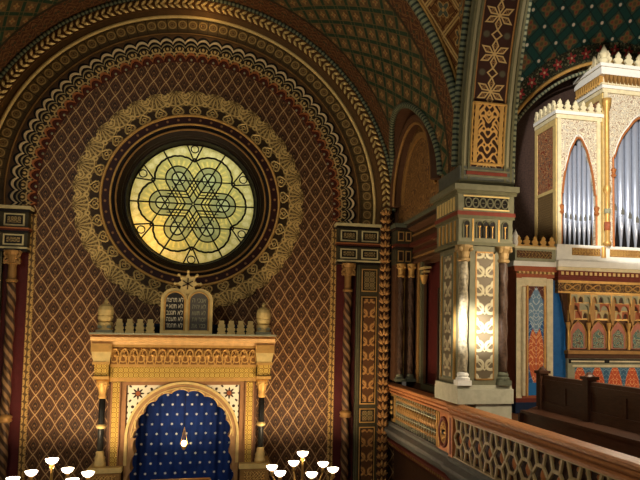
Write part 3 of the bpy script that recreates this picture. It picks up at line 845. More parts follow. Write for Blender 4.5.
# recess behind the gallery opening
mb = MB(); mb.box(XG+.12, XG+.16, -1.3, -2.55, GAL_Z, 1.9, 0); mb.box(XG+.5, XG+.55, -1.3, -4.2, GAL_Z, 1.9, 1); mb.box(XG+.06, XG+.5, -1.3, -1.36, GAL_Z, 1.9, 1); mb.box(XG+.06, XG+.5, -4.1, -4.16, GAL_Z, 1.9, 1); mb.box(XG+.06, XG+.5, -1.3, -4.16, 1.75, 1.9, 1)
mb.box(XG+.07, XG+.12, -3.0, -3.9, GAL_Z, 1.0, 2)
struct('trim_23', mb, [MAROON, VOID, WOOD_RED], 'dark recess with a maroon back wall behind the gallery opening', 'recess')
mb = MB()
for y, m in ((-1.15, 0), (-1.38, 1)): mb.box(XG-.06, XG+.06, y, y-.16, -1.2, 1.7, m)
mb.box(XG-.04, XG+.06, -2.72, -2.80, -1.2, 1.0, 2); mb.box(XG-.05, XG+.3, -1.5, -4.0, -1.32, -1.2, 1)
struct('trim_24', mb, [GOLD_DIM, OLIVE, BROWN_DARK], 'sage and gold jambs of the gallery opening', 'jamb')
COLSTONE2 = plain('dark_colonette_paint', srgb(72, 54, 42), .4, 0, .4, 18)
def colonette(name, x, y, z0, z1, r, mats, lb, group=None, parent=None, twist=True, cat='colonette'):
    """mats: shaft, capital, base"""
    t = thing(name, (x, y, z0), lb, cat, group) if parent is None else parent
    m = MB(); k = int((z1-z0-.45)/.035)
    m.lathe([(r, z0+.18+(z1-z0-.48)*i/k) for i in range(k+1)], (x, y, 0), 18, 0, 3 if twist else 0, .14, 14.0); sh = m.build('shaft', mats[0], t, True)
    m = MB(); m.lathe([(r*1.0, z1-.34), (r*1.3, z1-.32), (r*1.3, z1-.29), (r*1.05, z1-.27), (r*1.15, z1-.14), (r*1.6, z1-.06), (r*1.7, z1)], (x, y, 0), 14)
    for i in range(4):
        w = PI/4+i*PI/2; m.ball((x+r*1.55*math.cos(w), y+r*1.55*math.sin(w), z1-.09), r*.42, 8, 6)
    m.build('capital', mats[1], t)
    m = MB(); m.box(x-r*1.7, x+r*1.7, y-r*1.7, y+r*1.7, z0, z0+.07); m.lathe([(r*1.6, .07), (r*1.6, .1), (r*1.25, .12), (r*1.35, .15), (r, .19)], (x, y, z0), 16); m.build('column_base', mats[2], t)
    return t
colonette('gallery_colonette', 5.07, -.84, -1.2, 1.70, .07, (COLSTONE2, GOLD, SAGE_DARK), 'dark gallery colonette nearest the leafy corner rope')
colonette('gallery_colonette', 5.33, -.86, -1.2, 1.70, .07, (COLSTONE2, GOLD, SAGE_DARK), 'dark gallery colonette beside the opening with maroon back')
# gallery wall lamp
t = thing('wall_lamp', (XG, -1.85, 1.5), 'small gilt cup lamp hanging in the gallery opening', 'lamp')
m = MB(); m.box(XG-.16, XG-.0, -1.62, -2.1, 1.50, 1.54); m.box(XG-.12, XG-.0, -1.7, -2.0, 1.41, 1.45); m.build('bracket', GOLD_PALE, t)
m = MB(); m.lathe([(.02, .0), (.045, .02), (.07, .09), (.10, .20), (.11, .21), (.085, .21), (.02, .08)], (XG-.10, -1.86, 1.14), 14); m.build('cup', GOLD, t)
m = MB(); m.tube([(XG-.10, -1.86, 1.30), (XG-.10, -1.86, 1.50)], .014, 6); m.build('stem', GOLD, t)
# ---- front of the recess: spandrels, vault arris, side arch soffit
RS, YS, ZS, YSO = 7.2, -12.8, 2.8, -11.6        # the side arch to the organ arm
mb = MB(); n = 60; RF = 5.02
for k in range(n):
    a, b = PI*k/n, PI*(k+1)/n
    pa = (RF*math.cos(a), ZC+RF*math.sin(a)); pb = (RF*math.cos(b), ZC+RF*math.sin(b))
    cl = lambda x: max(-4.97, min(4.97, x))
    if abs(pa[0]) > 4.97 and abs(pb[0]) > 4.97: continue
    q = [(cl(pa[0]), YF, pa[1]), (cl(pa[0]), YF, 9.2), (cl(pb[0]), YF, 9.2), (cl(pb[0]), YF, pb[1])]
    mb.face(q, [(p[0]-4.3, p[2]) for p in q], 0)
for k in range(24):
    t0, t1 = 1.35*k/24, 1.35*(k+1)/24
    q = []
    for t in (t0, t1): q.append((YS+RS*math.cos(t), ZS+RS*math.sin(t)))
    for sg in (1, -1):
        mb.face([(sg*4.97, YF, q[0][1]), (sg*4.97, q[0][0], q[0][1]), (sg*4.97, q[1][0], q[1][1]), (sg*4.97, YF, q[1][1])], None, 0)
struct('trim_26', mb, SCROLL_SPAN, 'gilt arabesque spandrel between the barrel vault and the organ arch', 'spandrel')
mb = MB(); mb.arc(shiftp(disc(.085, 10), .06), 0, ZC, 5.06, .0, PI, 120, YF); mb.arc([(-.06, -.02), (-.06, .05), (.0, .05), (.0, -.02)], 0, ZC, 5.22, 0.03, PI-.03, 120, YF, 1)
struct('trim_27', mb, [BEADS, GOLD], 'green beaded edge along the front of the barrel vault', 'arch moulding', True)
mb = MB(); pts = [(4.93, YS+(RS+.36)*math.cos(1.3*k/60), ZS+(RS+.42)*math.sin(1.3*k/60)) for k in range(61)]; mb.tube([p for p in pts if p[2] > 3.1], .07, 8)
pts = [(4.955, YS+(RS+.12)*math.cos(1.3*k/60), ZS+(RS+.12)*math.sin(1.3*k/60)) for k in range(61)]; mb.tube([p for p in pts if p[2] > 3.0], .05, 6, 1)
struct('trim_28', mb, [BEADS, OLIVE], 'green beaded edge of the organ arch beside the gilt spandrel', 'arch moulding', True)
mb = MB(); X0, X1 = 4.93, 5.92
fr = []
for k in range(61):
    t = 1.35*k/60; c, s = math.cos(t), math.sin(t); fr.append(((X0, YS+RS*c, ZS+RS*s), (1, 0, 0), (0, c, s), RS*t))
nb = len(mb.v); W = X1-X0
for k in range(60):
    q = [(fr[k][0][0]+a, *fr[k][0][1:]) for a in (0, W)]+[(fr[k+1][0][0]+a, *fr[k+1][0][1:]) for a in (W, 0)]
    s = .9/W
    mb.face(q, [(fr[k][3], 0), (fr[k][3], .9), (fr[k+1][3], .9), (fr[k+1][3], 0)], 0)
for a in (.02, .14, W-.14, W-.02): mb.sweep([(a-.022, .02), (a+.022, .02), (a+.022, -.04), (a-.022, -.04)], fr, True, 1)
struct('trim_29', mb, [STARB, OLIVE], 'soffit of the organ arch with star flowers on dark red above the pier', 'arch soffit')
# gilt panel at the foot of the soffit
mb = MB()
def soff(x, z, d=.0):
    t = math.asin((z-ZS)/RS); return (x, YS+(RS-d)*math.cos(t), ZS+(RS-d)*math.sin(t))
for i in range(8):
    za, zb = 3.12+1.1*i/8, 3.12+1.1*(i+1)/8
    for (a, b, m, d) in ((5.08, 5.76, 0, .03), (5.14, 5.215, 1, .05), (5.625, 5.70, 1, .05)):
        q = [soff(a, za, d), soff(b, za, d), soff(b, zb, d), soff(a, zb, d)]
        mb.face(q, [(p[0]-5.42, p[2]) for p in q], m)
for x in (5.10, 5.74): mb.tube([soff(x, 3.12+1.1*i/8, .04) for i in range(9)], .02, 6, 1)
for z in (3.12, 4.22): mb.tube([soff(5.10, z, .04), soff(5.74, z, .04)], .025, 6, 1)
struct('trim_30', mb, [SCROLL_DARK, GOLD], 'gilt panel at the foot of the star flower soffit', 'panel')
mb = MB(); mb.tube([(5.96, YS+(RS+.05)*math.cos(1.35*k/60), ZS+(RS+.05)*math.sin(1.35*k/60)) for k in range(61)], .055, 8)
struct('trim_31', mb, ROPE_STRIPE, 'beaded inner edge of the organ arch beside the teal vault', 'arch moulding', True)

# ---- vault of the organ arm, cut by an arched niche
RO, ZO = 10.15, 3.0
NX, NZ, NR = 10.35, 3.72, 3.18
YB = -1.45
def yv(z): return YSO+math.sqrt(max(0, RO*RO-(z-ZO)**2))
def nz(x, r=NR):
    d = r*r-(x-NX)**2
    return NZ+math.sqrt(d) if d > 0 else ZO
mb = MB(); xs = sorted(set([6.08+8.4*k/84 for k in range(85)]+[NX-NR, NX+NR, NX-NR+.02, NX+NR-.02])); K = 22; AT = 1.15
def vp(x, a): return (x, YSO+RO*math.cos(a), ZO+RO*math.sin(a))
for i in range(len(xs)-1):
    la, lb = [math.asin(max(0, (nz(x)-ZO))/RO) for x in (xs[i], xs[i+1])]
    for k in range(K):
        a0, a1 = la+(AT-la)*k/K, la+(AT-la)*(k+1)/K; b0, b1 = lb+(AT-lb)*k/K, lb+(AT-lb)*(k+1)/K
        mb.face([vp(xs[i], a0), vp(xs[i+1], b0), vp(xs[i+1], b1), vp(xs[i], a1)], [(xs[i], a0*RO-.17*xs[i]), (xs[i+1], b0*RO-.17*xs[i+1]), (xs[i+1], b1*RO-.17*xs[i+1]), (xs[i], a1*RO-.17*xs[i])])
struct('ceiling.001', mb, TEALV, 'teal vault with a diamond grid of white dots above the organ', 'vault')
mb = MB(); n = 60
for k in range(n):
    q = []
    for t in (PI*k/n, PI*(k+1)/n):
        x, z = NX+NR*math.cos(t), NZ+NR*math.sin(t); q.append((x, z, yv(z), t))
    (xa, za, ya, ta), (xb, zb, yb, tb) = q
    mb.face([(xa, ya, za), (xa, YB, za), (xb, YB, zb), (xb, yb, zb)], [(ta*NR, 0), (ta*NR, YB-ya), (tb*NR, YB-yb), (tb*NR, 0)], 0)
mb.box(6.08, 14.6, YB, YB+.3, GAL_Z, 3.0, 1)
mb.face([(NX+NR*math.cos(PI*k/n), YB+.02, NZ+NR*math.sin(PI*k/n)) for k in range(n+1)]+[(NX-NR, YB+.02, 2.9), (NX+NR, YB+.02, 2.9)], None, 1)
mb.box(6.08, NX-NR, YB, YB+.3, 2.9, 4.0, 1)
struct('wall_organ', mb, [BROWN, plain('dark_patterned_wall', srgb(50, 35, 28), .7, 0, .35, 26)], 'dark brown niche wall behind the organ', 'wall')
mb = MB(); pts = []
for k in range(n+1):
    t = PI*k/n; z = NZ+(NR-.02)*math.sin(t); pts.append((NX+(NR-.02)*math.cos(t), yv(z)-.03, z))
mb.tube(pts, .045, 8)
pts = [(NX+(NR-.17)*math.cos(PI*k/n), yv(NZ+(NR)*math.sin(PI*k/n))+.12, NZ+(NR-.17)*math.sin(PI*k/n)) for k in range(n+1)]; mb.tube(pts, .04, 6, 1)
struct('trim_32', mb, [GOLD, ROPE_STRIPE], 'thin gold arch edging the niche above the organ', 'arch moulding', True)
# flower border on the vault: round the arch and up the left side
mb = MB()
for k in range(n):
    q = []
    for t in (PI*k/n, PI*(k+1)/n):
        for r in (NR+.03, NR+.40):
            x, z = NX+r*math.cos(t), NZ+r*math.sin(t); q.append((x, yv(z)-.02, z))
    mb.face([q[0], q[2], q[3], q[1]], [(PI*k/n*NR, 0), (PI*(k+1)/n*NR, 0), (PI*(k+1)/n*NR, .34), (PI*k/n*NR, .34)])
for k in range(30):
    a, b = .05+1.05*k/30, .05+1.05*(k+1)/30
    q = []
    for al in (a, b):
        for x in (7.05, 7.55):
            q.append((x, YSO+(RO-.03)*math.cos(al), ZO+(RO-.03)*math.sin(al)))
    mb.face([q[0], q[1], q[3], q[2]], [(a*RO, 0), (a*RO, .34), (b*RO, .34), (b*RO, 0)])
struct('trim_33', mb, FLOWERS, 'border of red flowers along the edge of the teal vault', 'painted border')

# ---- pier
PX0, PX1, PY0, PY1 = 4.88, 5.93, -5.6, -4.36
def pbox(m, x0, x1, y0, y1, z0, z1, mi=0):
    m.box(x0, 5.42, y0, y1, z0, z1, mi); m.box(5.42, x1, y0, y1-.78, z0, z1, mi)
t = thing('pier', (5.45, -5.0, GAL_Z), 'grey green panelled pier catching sunlight between ark recess and organ', 'pier')
m = MB(); pbox(m, PX0-.0, PX1+.02, PY0-.08, PY1+.05, -1.262, -1.0); m.box(5.24, PX1, PY0-.04, PY1-.78, GAL_Z, -1.262); pbox(m, PX0-.0, PX1, PY0-.04, PY1, -1.0, -.93); m.build('plinth', plain('lit_sage', srgb(176, 172, 148), .6), t, bevel=.02)  # plinth sage paled in its colour, standing in for light falling on it
m = MB(); pbox(m, PX0+.06, PX1-.06, PY0+.08, PY1-.02, -.93, 1.6, 0)
m.box(5.12, 5.68, PY0, PY0+.1, -.93, 1.6, 1); m.build('shaft', [UPPER_SAGE, UPPER_SAGE], t)
m = MB(); y = PY0-.012
m.box(5.225, 5.250, y, PY0+.02, -.84, 1.50, 0); m.box(5.570, 5.595, y, PY0+.02, -.84, 1.50, 0); m.box(5.225, 5.595, y, PY0+.02, 1.47, 1.50, 0); m.box(5.225, 5.595, y, PY0+.02, -.84, -.81, 0)
P = [(5.250, PY0-.006, -.81), (5.570, PY0-.006, -.81), (5.570, PY0-.006, 1.47), (5.250, PY0-.006, 1.47)]
m.face(P, [(p[0]-5.410, p[2]) for p in P], 1)
m.build('front_panel', [GOLD_DIM, ACANTHUS_SAGE], t)['label'] = 'front panel carved with curling leaves'
m = MB(); x = PX0+.05
for ya, yb in ((-5.36, -5.33), (-4.62, -4.59), ): m.box(x-.03, x+.02, ya, yb, -.84, 1.5, 0)
m.box(x-.02, x+.02, -5.30, -4.66, -.84, 1.5, 2)
P = [(x-.025, -5.2, -.8), (x-.025, -4.76, -.8), (x-.025, -4.76, 1.46), (x-.025, -5.2, 1.46)]
m.face(P, [(p[1]+4.98, p[2]) for p in P], 1); m.build('side_panel', [GOLD, ACANTHUS_SAGE, SAGE_DARK], t)
CAPGOLD = plain('dim_capital_gilding', srgb(142, 116, 74), .5, .15)
PALE = plain('pale_marbled_paint', srgb(150, 138, 112), .35, 0, .45, 18)
for (x, y, mats, lbl) in ((5.005, PY0+.02, (PALE, CAPGOLD, WHITE), 'pale colonette'), (5.775, PY0+.02, (COLSTONE2, CAPGOLD, SAGE_DARK), 'dark colonette')):
    tt = bpy.data.objects.new('colonette', None); COL.objects.link(tt); tt.location = (x, y, -.93); tt.parent = t; tt.matrix_parent_inverse = Matrix.Translation(-t.location); tt['label'] = lbl
    m = MB(); m.lathe([(.085, -.7+2.05*i/40) for i in range(41)], (x, y, 0), 18, 0, 3, .10, 13.0); 
    o = m.build('shaft', mats[0], None, True); o.parent = tt; o.matrix_parent_inverse = Matrix.Translation(-Vector((x, y, -.93)))
    m = MB(); m.lathe([(.09, 1.30), (.12, 1.32), (.12, 1.36), (.095, 1.38), (.11, 1.48), (.16, 1.56), (.17, 1.6)], (x, y, 0), 14)
    for i in range(4): m.ball((x+.14*math.cos(PI/4+i*PI/2), y+.14*math.sin(PI/4+i*PI/2), 1.53), .05, 8, 6)
    o = m.build('capital', mats[1], None); o.parent = tt; o.matrix_parent_inverse = Matrix.Translation(-Vector((x, y, -.93)))
    m = MB(); m.box(x-.13, x+.13, y-.12, y+.12, -.93, -.84); m.lathe([(.13, -.84), (.13, -.80), (.10, -.78), (.11, -.74), (.085, -.69)], (x, y, 0), 16)
    o = m.build('column_base', mats[2], None); o.parent = tt; o.matrix_parent_inverse = Matrix.Translation(-Vector((x, y, -.93)))
def lancet(cx, z0, w, h, n=8):
    r = w/2; return [(cx-r, z0), (cx+r, z0)]+[(cx+r*math.cos(PI*k/n), z0+h-r+r*1.15*math.sin(PI*k/n)) for k in range(n+1)]
m = MB(); pbox(m, PX0-.0, PX1+.0, PY0-.05, PY1, 1.6, 2.14, 0); pbox(m, PX0-.04, PX1+.04, PY0-.09, PY1+.04, 1.6, 1.66, 1); pbox(m, PX0-.03, PX1+.03, PY0-.08, PY1+.03, 2.10, 2.15, 1)
yf = PY0-.05
for i, cx in enumerate((5.03, 5.28, 5.405, 5.53, 5.78)):
    m.prism(lancet(cx, 1.74, .105, .30), 'xz', yf-.006, yf+.01, 2); m.lathe([(.012, 1.74), (.012, 1.93), (.03, 1.96)], (cx, yf-.01, 0), 6, 3)
    m.tube([(cx+a, yf-.012, z) for a, z in [(.06*math.cos(PI*k/8), 1.985+.07*math.sin(PI*k/8)) for k in range(9)]], .012, 5, 1)
    for sx in (-.062, .062): m.box(cx+sx-.012, cx+sx+.012, yf-.02, yf, 1.74, 1.99, 1)
for x in (5.15, 5.655): m.box(x-.012, x+.012, yf-.015, yf, 1.68, 2.09, 3)
for y in (-5.5, -5.28, -5.05, -4.82, -4.6): m.box(PX0-.02, PX0+.02, y, y+.07, 1.70, 2.06, 3)
m.build('arcaded_capital', [UPPER_SAGE, OLIVE, INK, GOLD], t)['label'] = 'capital block with little round arches'
m = MB(); pbox(m, PX0-.04, PX1+.04, PY0-.09, PY1+.04, 2.15, 2.22, 1); pbox(m, PX0-.02, PX1+.02, PY0-.07, PY1+.02, 2.22, 2.54, 0)
yf = PY0-.07
m.box(4.98, 5.83, yf-.004, yf+.02, 2.25, 2.51, 2)
for i in range(6):
    cx = 4.98+.85*(i+.5)/6; m.tube([(cx+.06*math.cos(2*PI*k/14), yf-.015, 2.38+.085*math.sin(2*PI*k/14)) for k in range(14)], .014, 5, 0, True); m.lathe([(.03, 0), (.03, .01)], (cx, yf-.01, 2.375), 8, 0)
    if i: m.box(cx-.085, cx-.055, yf-.02, yf, 2.36, 2.40, 0)
for z in (2.25, 2.49): m.box(4.96, 5.85, yf-.02, yf, z, z+.025, 3)
for y in [-5.5+.16*i for i in range(7)]: m.box(PX0-.035, PX0, y, y+.09, 2.26, 2.5, 3)
m.build('circle_frieze', [UPPER_SAGE, TERRA_DARK, INK, GOLD_PALE], t)
m = MB(); pbox(m, PX0-.06, PX1+.05, PY0-.13, PY1+.08, 2.54, 2.60, 0); pbox(m, PX0-.12, PX1+.08, PY0-.19, PY1+.14, 2.60, 2.70, 1); m.build('cornice', [OLIVE, UPPER_SAGE], t, bevel=.015)
m = MB(); pbox(m, PX0-.0, PX1+.02, PY0-.06, PY1, 2.70, 2.80, 0); pbox(m, PX0+.02, PX1+.03, PY0-.03, PY1, 2.80, 3.06, 1); m.box(4.97, 5.87, PY0-.05, PY0, 2.87, 2.90, 2); m.box(4.97, 5.87, PY0-.05, PY0, 2.98, 3.01, 2); m.box(5.02, 5.82, PY0-.045, PY0, 2.91, 2.97, 3)
m.build('impost_block', [OLIVE, plain('dark_slate_paint', srgb(86, 86, 76), .6), UPPER_SAGE, TERRA_DARK], t)

# ---- balustrades
def openwork(mb, X, ya, yb, z0, z1, unit, m, th=.07, w=.028):
    """pierced panel: a row of tall hexagons between rows of little trapezoids"""
    n = max(1, round((ya-yb)/unit)); u = (ya-yb)/n; H = z1-z0
    B = lambda y0, zz0, y1, zz1: mb.bar((X, y0, zz0), (X, y1, zz1), w, th, m, (1, 0, 0))
    zt, zb = z0+H*.70, z0+H*.30
    for k in range(n):
        y = ya-k*u; a, b, c, d = y, y-u*.30, y-u*.70, y-u
        B(a, z0+H*.5, b, zt); B(b, zt, c, zt); B(c, zt, d, z0+H*.5); B(a, z0+H*.5, b, zb); B(b, zb, c, zb); B(c, zb, d, z0+H*.5)
        B(b, zt, y-u*.14, z1); B(c, zt, y-u*.86, z1); B(b, zb, y-u*.14, z0); B(c, zb, y-u*.86, z0)
def rail_prof(x): return [(x+.02, -1.53), (x-.03, -1.53), (x-.03, -1.49), (x+.0, -1.47), (x-.05, -1.43), (x-.06, -1.41), (x-.04, -1.38), (x-.09, -1.35), (x-.09, -1.31), (x-.06, -1.29), (x+.08, -1.27), (x+.11, -1.30), (x+.11, -1.45)]
def base_prof(x): return [(x+.1, -2.24), (x-.02, -2.24), (x-.06, -2.28), (x-.04, -2.34), (x-.16, -2.40), (x-.18, -2.46), (x-.14, -2.50), (x-.10, -2.56), (x-.02, -2.66), (x+.1, -2.66)]
yfr = lambda y: ((0, y, 0), (1, 0, 0), (0, 0, 1), y)
t = thing('balustrade', (5.0, -2.4, -2.66), 'short gilt gallery balustrade from the corner rope to the medallion', 'balustrade')
X = 5.0
m = MB(); m.sweep(rail_prof(X), [yfr(-.02), yfr(-5.18)], True, 0, True); m.build('top_rail', plain('gilt_brown_rail', srgb(160, 104, 62), .5), t)
m = MB(); m.sweep(base_prof(X), [yfr(-.02), yfr(-5.18)], True, 0, True); m.build('base_moulding', SLATE, t)
m = MB()
m.box(X+.05, X+.1, -.02, -5.18, -2.26, -1.5, 0)
m.box(X-.0, X+.06, -.3, -.62, -2.22, -1.53, 1); m.box(X-.02, X+.04, -.38, -.54, -2.14, -1.60, 2)
for z in (-2.0, -1.87, -1.74): m.ball((X-.02, -.46, z), .05, 8, 6, 1)
for r in range(3):
    for k in range(18):
        y = -.78-k*.185-(.09 if r % 2 else 0); z = -1.62-r*.235; 
        if r == 1: m.lathe([(.001, -.13), (.05, -.05), (.062, 0), (.05, .05), (.001, .13)], (X+.04, y, z), 8, 3)
        else: m.lathe([(.001, -.07), (.045, -.02), (.05, 0), (.045, .02), (.001, .07)], (X+.04, y, z), 8, 3)
for k in range(19):
    y = -.68-k*.185; m.box(X+.02, X+.06, y, y-.022, -2.24, -1.52, 4)
for z in (-1.735, -2.0): m.box(X+.02, X+.06, -.66, -4.15, z-.012, z+.012, 4)
m.build('lattice_panel', [BROWN_DARK, GOLD, INK, GOLD_DIM, SAGE], t)
m = MB(); m.box(X-.03, X+.08, -4.15, -5.16, -2.25, -1.52, 0)
for y in (-4.2, -4.32, -4.94, -5.06): m.box(X-.05, X, y, y-.05, -2.22, -1.54, 1)
pts = [(X-.045, -4.66+.24*math.cos(w), -1.89+.27*math.sin(w)) for w in [2*PI*k/28 for k in range(28)]]; m.tube(pts, .03, 6, 2, True)
pts = [(X-.045, -4.66+.16*math.cos(w), -1.89+.19*math.sin(w)) for w in [2*PI*k/20 for k in range(20)]]; m.tube(pts, .018, 6, 1, True)
for k in range(8):
    w = 2*PI*k/8; m.ball((X-.04, -4.66+.1*math.cos(w), -1.89+.11*math.sin(w)), .035, 8, 6, 1)
m.ball((X-.04, -4.66, -1.89), .05, 8, 6, 3)
m.build('medallion_panel', [GOLD_RED, GOLD, TERRA_DARK, INK], t)['label'] = 'gold end panel with an oval medallion'
m = MB(); m.sweep([(X+.05, -2.66), (X-.08, -2.68), (X-.06, -2.74), (X+.02, -2.80), (X+.05, -2.9)], [yfr(-.02), yfr(-5.18)], True, 0, True)
for k in range(34): m.box(X-.06, X+.02, -.1-k*.15, -.17-k*.15, -2.80, -2.72, 1)
m.build('dentil_course', [TERRA_DARK, GOLD_DIM], t)
t = thing('balustrade', (4.92, -10.0, -2.66), 'long pierced wooden gallery balustrade running past the pier towards the viewer', 'balustrade')
X = 4.92; Y1 = -15.6
m = MB(); m.sweep(rail_prof(X), [yfr(-5.18), yfr(Y1)], True, 0, True); m.build('top_rail', WOOD_RAIL, t)
m = MB(); m.sweep(base_prof(X), [yfr(-5.18), yfr(Y1)], True, 0, True); m.build('base_moulding', SLATE, t)
m = MB(); openwork(m, X+.0, -5.42, Y1, -2.23, -1.53, .46, 0, .03, .045)
for z in (-1.53, -2.235): m.box(X-.02, X+.06, -5.2, Y1, z-.02, z+.02, 0)
m.build('openwork_panel', [plain('olive_lattice_paint', srgb(168, 144, 98), .5)], t)
m = MB(); m.box(X+.07, X+.14, -5.2, Y1, -2.24, -1.5, 0)
nn = 22
for k in range(nn):
    y = -5.42-.4627*(k+.5); m.ball((X+.075, y, -1.88), .07, 10, 6, 1, 1.6)
    for zz in (-1.62, -2.14): m.ball((X+.07, y, zz), .04, 8, 6, 1); m.ball((X+.07, y-.23, zz), .05, 8, 6, 1)
m.build('backing_panel', [plain('backing_brown', srgb(58, 34, 24), .6), GOLD_RED, TERRA], t)
m = MB(); m.box(X-.04, X+.1, -5.18, -5.40, -2.25, -1.5, 0); m.box(X-.05, X, -5.25, -5.33, -2.2, -1.55, 1); m.build('end_post', [GOLD_RED, TERRA_DARK], t)
m = MB(); m.sweep([(X+.05, -2.66), (X-.08, -2.68), (X-.06, -2.74), (X+.02, -2.80), (X+.05, -2.9)], [yfr(-5.18), yfr(Y1)], True, 0, True)
for k in range(68): m.box(X-.06, X+.02, -5.25-k*.15, -5.32-k*.15, -2.80, -2.72, 1)
m.build('dentil_course', [TERRA_DARK, GOLD_DIM], t)
# gallery slab, wall below, hall floor
mb = MB(); mb.box(5.12, 14.6, -1.15, -15.6, GAL_Z-.3, GAL_Z, 0); mb.box(5.12, 5.4, -5.28, -15.6, FLOOR_Z, GAL_Z-.3, 1); mb.box(5.2, 6.0, -.1, -4.7, GAL_Z-.1, GAL_Z+.01, 0); mb.box(5.05, 14.6, -5.3, -15.6, GAL_Z-.9, GAL_Z-.31, 1)
struct('floor_gallery', mb, [CARPET, BROWN], 'brown boarded floor of the organ gallery behind the balustrade', 'floor')
mb = MB(); mb.box(-15, 15, -20, 1, FLOOR_Z-.2, FLOOR_Z)
struct('floor', mb, STONE, 'stone floor of the hall', 'floor')
mb = MB(); mb.box(14.6, 14.8, -1.2, -15.6, GAL_Z, 9.5); struct('wall_organ_side', mb, PLASTER, 'plain far wall of the organ arm', 'wall')
# ------------------------------------------------------------------ organ
OY = -2.6
def chk(mb, x0, x1, y0, y1, z, n, w, h, m, axis='x'):
    """a crest of small pointed crenels standing on z"""
    L = (x1-x0) if axis == 'x' else (y1-y0); u = L/n
    for k in range(n):
        c = (x0 if axis == 'x' else y0)+u*(k+.5); a = u*w/2
        poly = [(c-a, z), (c+a, z), (c+a, z+h*.14), (c+a*.45, z+h*.2), (c+a*.85, z+h*.38), (c+a*.8, z+h*.52), (c+a*.4, z+h*.58), (c+a*.5, z+h*.74), (c, z+h), (c-a*.5, z+h*.74), (c-a*.4, z+h*.58), (c-a*.8, z+h*.52), (c-a*.85, z+h*.38), (c-a*.45, z+h*.2), (c-a, z+h*.14)]
        if axis == 'x': mb.prism(poly, 'xz', y0, y1, m)
        else: mb.prism(poly, 'yz', x0, x1, m)
def arch_plate(mb, x0, x1, z0, z1, y0, y1, cx, hw, zs, top, m, lob=0, n=24):
    """front plate with a pointed-arch opening down to z0"""
    pts = []
    for k in range(n+1):
        s = -1+2*k/n; x = cx+hw*s; z = zs+(top-zs)*((1-abs(s)**2.2)**.8*.82+.18*(1-abs(s)))
        if lob: z += .03*abs(math.sin(k*PI/4))
        pts.append((x, z))
    for (a, b) in ((x0, cx-hw), (cx+hw, x1)):
        if b-a > 1e-4: mb.box(a, b, y0, y1, z0, z1, m)
    for k in range(n):
        (xa, za), (xb, zb) = pts[k], pts[k+1]
        for y, rev in ((y0, False), (y1, True)):
            q = [(xa, y, za), (xb, y, zb), (xb, y, z1), (xa, y, z1)]; mb.face(q[::-1] if rev else q, None, m)
        mb.face([(xa, y0, za), (xa, y1, za), (xb, y1, zb), (xb, y0, zb)], [(0, 0), (0, .1), (.05, .1), (.05, 0)], m)
    mb.face([(x0, y0, z1), (x1, y0, z1), (x1, y1, z1), (x0, y1, z1)], None, m)
    return pts
organ = thing('pipe_organ', (9.6, -2.1, GAL_Z), 'tall gilded organ with silver pipes standing in the arched niche on the gallery', 'organ')
# pedestal pavilion, with the blue panel
m = MB(); m.box(7.38, 8.27, OY, YB-.004, -1.46, 1.32, 0); m.box(7.36, 7.50, OY-.03, OY, -1.46, 1.3, 1); m.box(8.12, 8.28, OY-.03, OY, -1.46, 1.3, 1); m.box(7.5, 8.12, OY-.02, OY, 1.12, 1.32, 1)
m.lathe([(.05, -1.4), (.05, 1.1)], (7.53, OY-.04, 0), 12, 1); m.box(7.62, 7.66, OY-.025, OY, -1.42, 1.14, 2); m.box(8.06, 8.10, OY-.025, OY, -1.42, 1.14, 2)
m.build('pavilion_body', [TERRA, CREAM, GOLD], organ)
m = MB(); P = [(7.67, OY-.012, -1.40), (8.05, OY-.012, -1.40), (8.05, OY-.012, 1.12), (7.67, OY-.012, 1.12)]
m.face(P, [(p[0]-7.86, p[2]+1.40) for p in P]); m.build('blue_panel', BLUEPANEL, organ)['label'] = 'blue panel with orange pointed ornament'
m = MB(); m.box(7.32, 8.36, OY-.08, YB-.004, GAL_Z, -1.55, 0); m.box(7.34, 8.34, OY-.06, YB-.004, -1.55, -1.46, 1); m.build('pavilion_plinth', [BLUE_DARK, TERRA_DARK], organ)
m = MB(); m.box(7.34, 8.30, OY-.06, YB-.004, 1.32, 1.45, 0); m.box(7.26, 8.32, OY-.14, YB-.004, 1.45, 1.52, 0); m.box(7.22, 8.34, OY-.18, YB-.004, 1.57, 1.68, 1); m.box(7.25, 8.33, OY-.15, YB-.004, 1.52, 1.57, 0)
for k in range(9): m.box(7.36+.105*k, 7.41+.105*k, OY-.15, OY-.05, 1.40, 1.45, 2)
m.box(7.28, 8.3, OY-.12, YB-.004, 1.68, 2.0, 3); m.box(7.32, 8.2, OY-.13, OY-.1, 1.76, 1.93, 4); m.box(7.24, 8.3, OY-.16, YB-.004, 1.98, 2.03, 5)
m.build('pavilion_cornice', [TERRA, WHITE, GOLD_PALE, SAGE, SCROLL_DIM, CREAM], organ)
m = MB(); chk(m, 7.26, 8.3, OY-.13, OY-.09, 2.03, 5, .95, .26, 0); chk(m, 7.26, 7.30, OY-.1, YB-.004, 2.03, 5, .95, .26, 0, 'y'); m.lathe([(.05, 2.03), (.07, 2.12), (.05, 2.2), (.07, 2.26), (.02, 2.38), (.001, 2.42)], (7.29, OY-.11, 0), 8, 1)
m.build('pavilion_crest', [GOLD, WHITE], organ)
